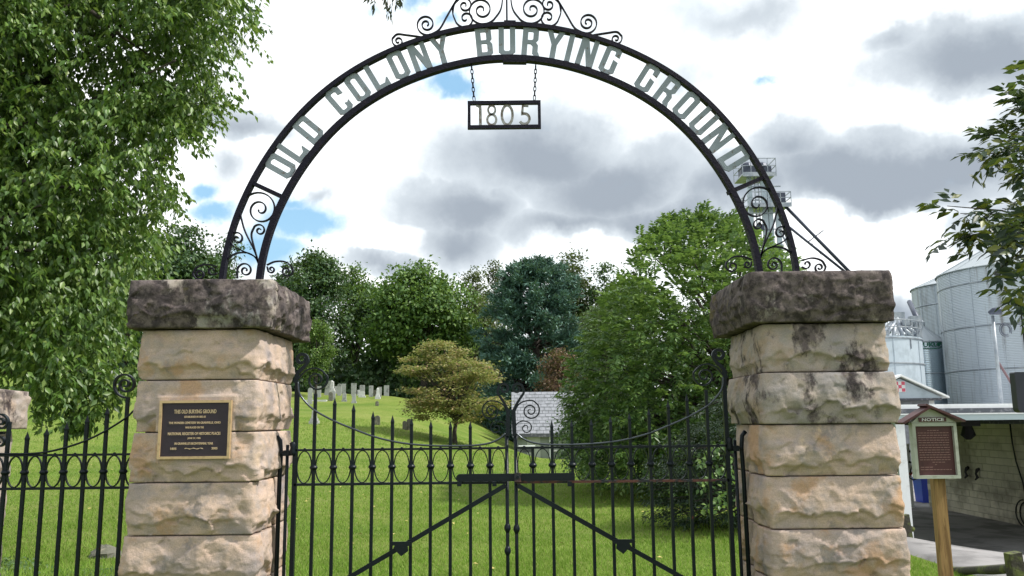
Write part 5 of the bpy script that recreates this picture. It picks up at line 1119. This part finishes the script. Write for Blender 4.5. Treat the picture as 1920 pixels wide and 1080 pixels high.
def tank():
    Yt = 54; r = 4.2; cx = P(1727, 690, Yt)[0]-r-.25; zt = P(1700, 632, Yt-3)[2]
    t = thing('steel_tank', 'dull blue-gray flat-topped tank with railed deck between pillar and silos', 'tank', (cx, Yt, -1.3))
    m = MB(); m.lathe((cx, Yt, -1.3), [(r, 0), (r, zt+1.3)], 64); m.build('wall', MT['tank'], t, smooth=False)
    for py in (634, 681): z = P(1700, py, Yt-3.5)[2]; m = MB(); m.lathe((cx, Yt, z), [(r+.01, -.04), (r+.06, -.03), (r+.06, .03), (r+.01, .04)], 64, cap=False); m.build('seam_ring', MT['gunmetal'], t)
    for k in range(14):
        b_ = -math.pi/2+(-.9+k*.14)
        if k % 4: continue
        m = MB(); m.bar((cx+(r+.02)*math.cos(b_), Yt+(r+.02)*math.sin(b_), -1.3), (cx+(r+.02)*math.cos(b_), Yt+(r+.02)*math.sin(b_), zt), .03, .02, up=(math.cos(b_), math.sin(b_), 0)); m.build('panel_seam', MT['tank'], t)
    # railing
    for h in (.55, 1.0): m = MB(); m.tube([(cx+r*math.cos(b_), Yt+r*math.sin(b_), zt+h) for b_ in np.linspace(0, 2*math.pi, 48, endpoint=False)], .035, 5, closed=True); m.build('handrail', MT['gunmetal'], t)
    for k in range(40): b_ = 2*math.pi*k/40; m = MB(); m.bar((cx+r*math.cos(b_), Yt+r*math.sin(b_), zt), (cx+r*math.cos(b_), Yt+r*math.sin(b_), zt+1.0), .05, .05); m.build('railing_post', MT['gunmetal'], t)
    apx = np.array([P(1683, 596, Yt)[0], Yt, P(1683, 596, Yt)[2]])
    for (px, py) in ((1662, 628), (1676, 630), (1692, 629), (1706, 626), (1715, 624), (1655, 615)):
        e = P(px, py, Yt-1.6); m = MB(); m.tube([apx+rng.normal(0, .15, 3), e], .13, 8); m.build('spout', MT['gunmetal'], t, smooth=True)
    m = MB(); m.box((apx[0]-.35, Yt-.3, apx[2]-.15), (apx[0]+.35, Yt+.3, apx[2]+.35)); m.build('distributor', MT['gunmetal'], t)
    for (px, py, s) in ((1716, 605, .45), (1700, 610, .3)):
        c = P(px, py, Yt-1.0); m = MB(); m.lathe((c[0], Yt-1.0, zt), [(.2*s*2, 0), (.2*s*2, c[2]-zt-.2), (.45*s*2, c[2]-zt), (.45*s*2, c[2]-zt+.4)], 12); m.build('vent_stack', MT['gunmetal'], t)
    a, b_ = P(1722, 603, Yt-1), P(1760, 550, Yt-1); m = MB(); m.tube([a, b_+[0, 4, 0]], .17, 8); m.build('spout', MT['darksteel'], t, smooth=True)
    for px, y0 in ((1698, 652), (1717, 652)): c = P(px, 633, Yt-r-.06); d = P(px, y0, Yt-r-.06); m = MB(); m.bar((c[0], Yt-3.6, c[2]), (c[0], Yt-3.6, d[2]), .05, .05); m.build('pipe', MT['gunmetal'], t)
tank()
# ------------------------------------------------------------------ white gabled store
def store():
    Y = 43; xr, xm = P(1772, 745, Y)[0], P(1686, 706, Y)[0]; xl = 2*xm-xr; ze, zr = P(1772, 746, Y)[2], P(1686, 706, Y)[2]; z0 = -1.3; dp = 14
    t = thing('feed_store', 'white gabled building with a red and white checkered emblem', 'building', (xm, Y, z0))
    m = MB(); m.box((xl+.6, Y+.3, z0), (xr-.7, Y+dp, ze-.05)); m.build('wall', MT['shingle'], t)
    m = MB(); m.add([(xl+.1, Y, ze), (xr-.1, Y, ze), (xm, Y, zr-.1), (xl+.1, Y+.28, ze), (xr-.1, Y+.28, ze), (xm, Y+.28, zr-.1)], [(0, 1, 2), (5, 4, 3), (0, 3, 4, 1), (1, 4, 5, 2), (2, 5, 3, 0)]); m.build('gable_panel', MT['tank'], t)
    m = MB()
    for sx in (-1, 1):
        xe = xm+sx*(xr-xm); m.add([(xm, Y-.25, zr), (xe+sx*.1, Y-.25, ze-.02), (xe+sx*.1, Y+dp, ze-.02), (xm, Y+dp, zr), (xm, Y-.25, zr+.1), (xe+sx*.1, Y-.25, ze+.08), (xe+sx*.1, Y+dp, ze+.08), (xm, Y+dp, zr+.1)], [(0, 1, 2, 3), (4, 7, 6, 5), (0, 4, 5, 1), (1, 5, 6, 2), (2, 6, 7, 3), (0, 3, 7, 4)])
    m.build('roof', MT['roofwhite'], t)
    m = MB(); m.box((xl+.4, Y-.05, ze-.12), (xr-.2, Y+.29, ze-.003)); m.build('eave_band', MT['darkstrip'], t)
    m = MB(); m.box((xr-.7, Y+.35, z0), (xr-.4, Y+.6, ze-.12)); m.build('downpipe', MT['white'], t)
    a, b_ = P(1678, 733, Y-.03), P(1697, 717, Y-.03); s = (b_[0]-a[0]); cxm, czm = (a[0]+b_[0])/2, (a[2]+b_[2])/2; s *= .92
    m = MB(); m.box((cxm-s/2-.02, Y-.03, czm-s/2-.02), (cxm+s/2+.02, Y-.004, czm+s/2+.02)); e = m.build('emblem_board', MT['white'], t)
    for i in range(3):
        for j in range(3):
            if (i+j) % 2 == 0:
                u = s/3; m = MB(); m.box((cxm-s/2+i*u, Y-.04, czm-s/2+j*u), (cxm-s/2+(i+1)*u, Y-.0305, czm-s/2+(j+1)*u)); m.build('red_square', MT['pink'], e)
store()
# ------------------------------------------------------------------ elevator tower
def tower():
    Y = 78; px = lambda a, b_, y=Y: P(a, b_, y); z0 = -1.3
    t = thing('grain_elevator', 'gray steel grain elevator tower with railed platforms and long spouts', 'tower', (px(1440, 500)[0], Y, z0), )
    def leg(a, b_, topy, w, m='tank', dy=0): 
        x0, x1 = px(a, 420)[0], px(b_, 420)[0]; q = MB(); q.box((x0, Y+dy, z0), (x1, Y+dy+(x1-x0), px(1440, topy)[2])); q.build('elevator_leg', MT[m], t)
    leg(1406, 1414, 322, 0); leg(1432, 1441, 332, 0); leg(1443, 1451, 345, 0); leg(1457, 1465, 388, 0)
    def platform(a, b_, pyb, pyt, dpt=3.2):
        x0, x1 = px(a, pyb)[0], px(b_, pyb)[0]; zb = px(1440, pyb)[2]; zt = px(1440, pyt)[2]
        q = MB(); q.box((x0, Y-.9, zb-.14), (x1, Y-.9+dpt, zb)); q.build('platform', MT['gunmetal'], t)
        q = MB(); q.box((x0-.02, Y-.96, zb-.34), (x1+.02, Y-.9, zb+.08)); q.build('edge_beam', MT['gunmetal'], t)
        for yy in (Y-.9, Y-.9+dpt):
            for k, f in enumerate((.5, 1)): q = MB(); q.bar((x0, yy, zb+(zt-zb)*f), (x1, yy, zb+(zt-zb)*f), .06, .06); q.build('handrail', MT['gunmetal'], t)
            for f in np.linspace(0, 1, 5): q = MB(); q.bar((x0+(x1-x0)*f, yy, zb), (x0+(x1-x0)*f, yy, zt), .06, .06); q.build('railing_post', MT['gunmetal'], t)
        for f in (.5, 1):
            for xx in (x0, x1): q = MB(); q.bar((xx, Y-.9, zb+(zt-zb)*f), (xx, Y-.9+dpt, zb+(zt-zb)*f), .06, .06, up=(0, 0, 1)); q.build('handrail', MT['gunmetal'], t)
    platform(1388, 1450, 329, 302); platform(1400, 1478, 386, 364)
    for a in (1403, 1430): 
        c = px(a, 316); q = MB(); q.box((c[0]-.75, Y-.3, c[2]-.7), (c[0]+.75, Y+.9, c[2]+.15)); q.lathe((c[0], Y+.3, c[2]+.15), [(.7, 0), (.55, .35), (.2, .55)], 12); q.build('head_drive', MT['darksteel'], t)
    c = px(1463, 368); q = MB(); q.box((c[0]-.4, Y-.3, c[2]-.7), (c[0]+.4, Y+.7, c[2]+.3)); q.build('head_drive', MT['darksteel'], t)
    # ladder cage and cross ties
    for a in (1419, 1426): q = MB(); q.bar((px(a, 400)[0], Y+.2, z0), (px(a, 400)[0], Y+.2, px(1440, 330)[2]), .09, .09); q.build('ladder_rail', MT['gunmetal'], t)
    for py in range(338, 520, 7): q = MB(); zz = px(1440, py)[2]; q.bar((px(1419, 400)[0], Y+.2, zz), (px(1426, 400)[0], Y+.2, zz), .07, .07); q.build('ladder_rung', MT['gunmetal'], t)
    for py in (350, 400, 430, 460, 490): q = MB(); zz = px(1440, py)[2]; q.bar((px(1405, 400)[0], Y-.1, zz), (px(1466, 400)[0], Y-.1, zz), .1, .1); q.build('tie_beam', MT['gunmetal'], t)
    q = MB(); zz = px(1440, 428)[2]; q.box((px(1418, 428)[0], Y-.5, zz-.25), (px(1430, 428)[0], Y+.4, zz+.3)); q.build('landing', MT['darksteel'], t)
    def sp(p, q_, r, y1=Y, m='darksteel', nm='spout'): q = MB(); q.tube([P(*p, Y), P(*q_, y1)], r, 8); q.build(nm, MT[m], t, smooth=True)
    sp((1472, 386), (1595, 512), .17); sp((1460, 410), (1585, 510), .13); sp((1462, 430), (1500, 505), .13, m='gunmetal'); sp((1476, 384), (1620, 510), .018, nm='guy_wire'); sp((1480, 400), (1560, 505), .018, nm='guy_wire')
    a = [(1516, 453), (1544, 432)]; q = MB(); q.tube([P(*p, Y-.3) for p in a], .05, 5); q.build('spout_brace', MT['darksteel'], t)
tower()
# ------------------------------------------------------------------ lamp mast on the canopy roof
def mast():
    Y = 24; p = lambda a, b_: P(a, b_, Y); bz = P(1800, 757, 16.3)[2]
    t = thing('lamp_mast', 'gray pole with a dark lamp head and looped wires in front of the big silo', 'pole', (p(1873, 755)[0], Y, bz))
    x = p(1868, 660)[0]; m = MB(); m.tube([(x, Y, bz), (x, Y, p(1862, 592)[2])], [.055, .045], 8); m.build('pole', MT['gunmetal'], t, smooth=True)
    m = MB(); c = p(1862, 586); m.tube([(x-.1, Y, c[2]-.02), (x+.0, Y-.05, c[2]+.03), (x+.18, Y-.1, c[2]+.04), (x+.20, Y-.1, c[2]+.03)], [.05, .10, .12, .06], 10); m.build('lamp_head', MT['darksteel'], t, smooth=True)
    m = MB(); m.tube([(x, Y, p(1870, 676)[2]), (x+.62, Y+.3, bz+.5)], .035, 6); m.build('brace', mat('rusty_brace', (.12, .07, .08), .7), t)
    m = MB(); c = p(1885, 612)
    for r in (.16, .20, .13): m.tube([c+[r*.9*math.cos(s), .02*r, r*math.sin(s)-.1] for s in np.linspace(-.6, 5.2, 20)], .010, 5)
    m.tube([(x, Y, p(1862, 605)[2]), (x+.4, Y, p(1862, 609)[2]), (x+3.5, Y, p(1862, 612)[2])], .010, 5); m.build('wire', MT['darksteel'], t)
mast()
# ------------------------------------------------------------------ notice board
def notice():
    Y = 7.0; p = lambda a, b_, y=Y: P(a, b_, y); xc = p(1752, 840)[0]; zg = float(H(xc, Y))
    t = thing('notice_board', 'small gabled notice board with maroon panel on a wooden post', 'notice board', (xc+.02, Y, zg))
    xp = p(1770, 980)[0]; m = MB(); m.box((xp-.036, Y+.03, zg-.2), (xp+.056, Y+.10, p(1765, 890)[2])); m.build('post', MT['postwood'], t)
    x0, x1 = p(1710, 840)[0], p(1793, 840)[0]; z0, z1 = p(1752, 897)[2], p(1752, 793)[2]; f = .026
    m = MB(); m.box((x0+f, Y-.005, z0+f), (x1-f, Y+.028, z1-f)); m.build('panel', MT['maroon'], t)
    for (a, b_, c, d) in ((x0, x1, z0, z0+f), (x0, x1, z1-f, z1), (x0, x0+f, z0+f, z1-f), (x1-f, x1, z0+f, z1-f)): m = MB(); m.box((a, Y-.035, c), (b_, Y+.03, d)); m.build('frame', MT['paleframe'], t)
    xm = p(1738, 770)[0]; za = p(1738, 764)[2]
    m = MB(); m.prism([(x0-.005, z1+.002), (x1+.005, z1+.002), (xm, za)], Y-.03, Y+.02); m.build('gable', MT['paleframe'], t)
    a, b_ = p(1685, 794), p(1738, 762); m = MB(); m.bar((a[0], Y-.01, a[2]), (b_[0], Y-.01, b_[2]), .018, .15); m.build('roof_board', MT['maroon'], t)
    a, b_ = p(1800, 789.5), p(1727, 760); m = MB(); m.bar((b_[0], Y-.012, b_[2]+.004), (a[0], Y-.012, a[2]), .018, .15); m.build('roof_board', MT['maroon'], t)
    a, b_ = p(1719, 791), p(1769, 782.5); m = MB(); m.box((a[0], Y-.042, a[2]), (b_[0], Y-.033, b_[2])); e = m.build('title_plate', MT['maroon'], t)
    m = MB(); text_into(m, 'NOTICE', ((a[0]+b_[0])/2, Y-.0445, (a[2]+b_[2])/2), (b_[0]-a[0])*.80, (b_[2]-a[2])*.72, .004, bold=.015); m.build('title_lettering', MT['white'], e, normals=False)
    g2 = np.random.default_rng(3); rows = 17; m = MB(); wz = (z1-z0-2*f); xa, xb = x0+f+.03, x1-f-.03
    for r in range(rows):
        zz = z1-f-.035-r*(wz-.08)/(rows-1); l, rgt = xa, xb
        if r == 0: l, rgt = xa+.08, xb-.08
        if r == 13: l, rgt = xa+.10, xb-.05
        if r == 14: l, rgt = xa+.12, xb-.12
        if r == 15: rgt = xa+.10
        x = l
        while x < rgt:
            w = min(g2.uniform(.012, .034), rgt-x); m.box((x, Y-.0065, zz-.0022), (x+w, Y-.0052, zz+.0022)); x += w+.006
    o = m.build('small_print', mat('faded_print', (.30, .17, .15), .6), t); o['kind'] = 'stuff'
notice()
# ------------------------------------------------------------------ rail fence, dark box, loose stone
def rail_fence():
    t = thing('rail_fence', 'low mossy split-rail fence between the grass and the paved yard', 'fence', (6.5, 9.5, 0))
    A = (5.85, 12.2); B = (4.42, 7.15)
    def at(f): return A[0]+(B[0]-A[0])*f, A[1]+(B[1]-A[1])*f
    xA = P(1704, 1020, A[1])[0]; xB = P(1908, 1060, B[1])[0]
    for x, y, zt in ((xA, A[1], P(1702, 965, A[1])[2]), (xB, B[1], P(1908, 1036, B[1])[2])):
        zg = float(H(x, y)); m = MB(); w = .055; m.add([(x+a*w, y+b_*w, zg-.1) for a, b_ in ((-1, -1), (1, -1), (1, 1), (-1, 1))]+[(x+a*w*.9-.03, y+b_*w*.9, zt+.008*a) for a, b_ in ((-1, -1), (1, -1), (1, 1), (-1, 1))], [(3, 2, 1, 0), (4, 5, 6, 7), (0, 1, 5, 4), (1, 2, 6, 5), (2, 3, 7, 6), (3, 0, 4, 7)]); m.build('fence_post', MT['oldwood'], t)
    for (pa, ya, pb, yb) in (((1660, 985), A[1]+1.2, (1712, 993), A[1]), ((1660, 1024), A[1]+1.2, (1712, 1034), A[1]), ((1704, 1052), A[1], (1765, 1072), 9.6), ((1765, 1072), 9.6, (1925, 1064), B[1])):
        a, b_ = P(*pa, ya), P(*pb, yb); m = MB(); n = 7; pts = [a+(b_-a)*s+rng.normal(0, .008, 3) for s in np.linspace(0, 1, n)]; m.tube(pts, rng.uniform(.038, .05, n), 7); m.build('rail', MT['oldwood'], t, smooth=True)
rail_fence()
def dark_box():
    Y = 5.6; a, b_ = P(1910, 774, Y), P(1962, 697, Y); xm = (a[0]+b_[0])/2
    t = thing('hanging_box', 'dark rounded box hanging at the right edge in front of the silo', 'box', (xm, Y, b_[2])); n = 6; r = .03; x0, x1, z0, z1 = a[0], b_[0], a[2], b_[2]
    pts = []
    for cx, cz, s in ((x1-r, z1-.008, 0), (x0+r, z1-.008, 1), (x0+r, z0+r, 2), (x1-r, z0+r, 3)):
        rr = r if s > 1 else .008
        cx = cx if s > 1 else (x1-.008 if s == 0 else x0+.008)
        pts += [(cx+rr*math.cos(k), cz+rr*math.sin(k)) for k in np.linspace(s*math.pi/2, (s+1)*math.pi/2, n)]
    m = MB(); m.prism(pts, Y, Y+.06); m.build('box_body', mat('navy_black_shell', (.012, .014, .03), .35), t)
    m = MB(); m.tube([(xm, Y+.03, z1), (xm, Y+.03, z1+.5)], .006, 6); m.build('cord', MT['black'], t)
dark_box()
def rock():
    q = hit(197, 1045); m = MB(); g = np.random.default_rng(5); n, k = 12, 7; prof = [(.0, .2)]; vs = []
    for i in range(k):
        f = i/(k-1)*math.pi/2
        for j in range(n): a = 2*math.pi*j/n; r = .17*math.cos(f)*(1+g.normal(0, .10))+.002; vs.append((q[0]+r*math.cos(a)*1.15, q[1]+r*math.sin(a), q[2]-.03+.17*math.sin(f)*(1+g.normal(0, .05))))
    m.add(vs, [(i*n+j, i*n+(j+1) % n, (i+1)*n+(j+1) % n, (i+1)*n+j) for i in range(k-1) for j in range(n)]+[tuple(range((k-1)*n, k*n))])
    tag(m.build('field_stone', MT['darkstone'], None, loc=tuple(q)), 'mossy rounded stone in the tall grass behind the left fence', 'stone')
rock()
# ------------------------------------------------------------------ grass
def grass():
    n = 300000; Y = 8.0+rng.random(n)**2.3*32; x = rng.uniform(-1, 1, n)*(.66*Y+.5); k = (x < np.maximum(4.6, .42*Y)) | (Y < 8.5)
    x, Y = x[k], Y[k]; n = len(x); z = H(x, Y); hgt = .020+.020*rng.random(n)
    big = sstep(-x, 2.8, 3.6)*sstep(-Y, -10.6, -8.9)*(rng.random(n) < .8); hgt = hgt*(1+3.2*big*rng.random(n)**1.5); sc_ = 1+Y/26
    patch = (np.sin(x*2.1+Y*.7)+np.sin(x*.8-Y*1.9+2)+np.sin(x*4.3+1)*.6)*.12; hgt = hgt*(1+patch)*sc_
    a = rng.uniform(0, 2*math.pi, n); w = .0035*sc_*(1+.4*big)*1.3; ln = rng.normal(0, .45, (n, 2))*hgt[:, None]
    b_ = np.stack([x, Y, z-.004], 1); s = np.stack([np.cos(a)*w, np.sin(a)*w, 0*w], 1); tip = b_+np.stack([ln[:, 0], ln[:, 1], hgt], 1)
    V = np.stack([b_-s, b_+s, tip], 1).reshape(-1, 3); F = np.arange(3*n).reshape(-1, 3)
    tag(fastmesh('lawn_grass', V, F, MT['blade']), 'short mown grass blades over the near lawn', None, None, 'stuff')
    n = 9000; x = rng.uniform(-6.4, -3.4, n); Y = rng.uniform(8.3, 10.2, n)**1.0; k = (np.sin(x*3.1+1)+np.sin(Y*4.1+x)+rng.normal(0, .5, n)) > .45; x, Y = x[k], Y[k]; n = len(x)
    pos = np.stack([x, Y, H(x, Y)+rng.uniform(.01, .09, n)], 1)
    o = leaf_mesh('low_weeds', pos, rng.normal(size=(n, 3))*[1, 1, .4], rng.normal(size=(n, 3))*.4+[0, -.2, 1], .045, .028, MT['clover'], None); tag(o, 'pale low weeds at the foot of the fence', None, None, 'stuff')
    n = 260; x = rng.uniform(-12, 8, n); Y = rng.uniform(9, 30, n); k = x < 6; pos = np.stack([x[k], Y[k], H(x[k], Y[k])+.03], 1)
    o = leaf_mesh('fallen_leaves', pos, rng.normal(size=pos.shape)*[1, 1, .1], np.array([0, 0, 1.])+rng.normal(size=pos.shape)*.2, .07, .045, mat('fallen_leaf', (.45, .38, .12), .7), None); tag(o, 'scattered fallen yellow leaves on the lawn', None, None, 'stuff')
grass()
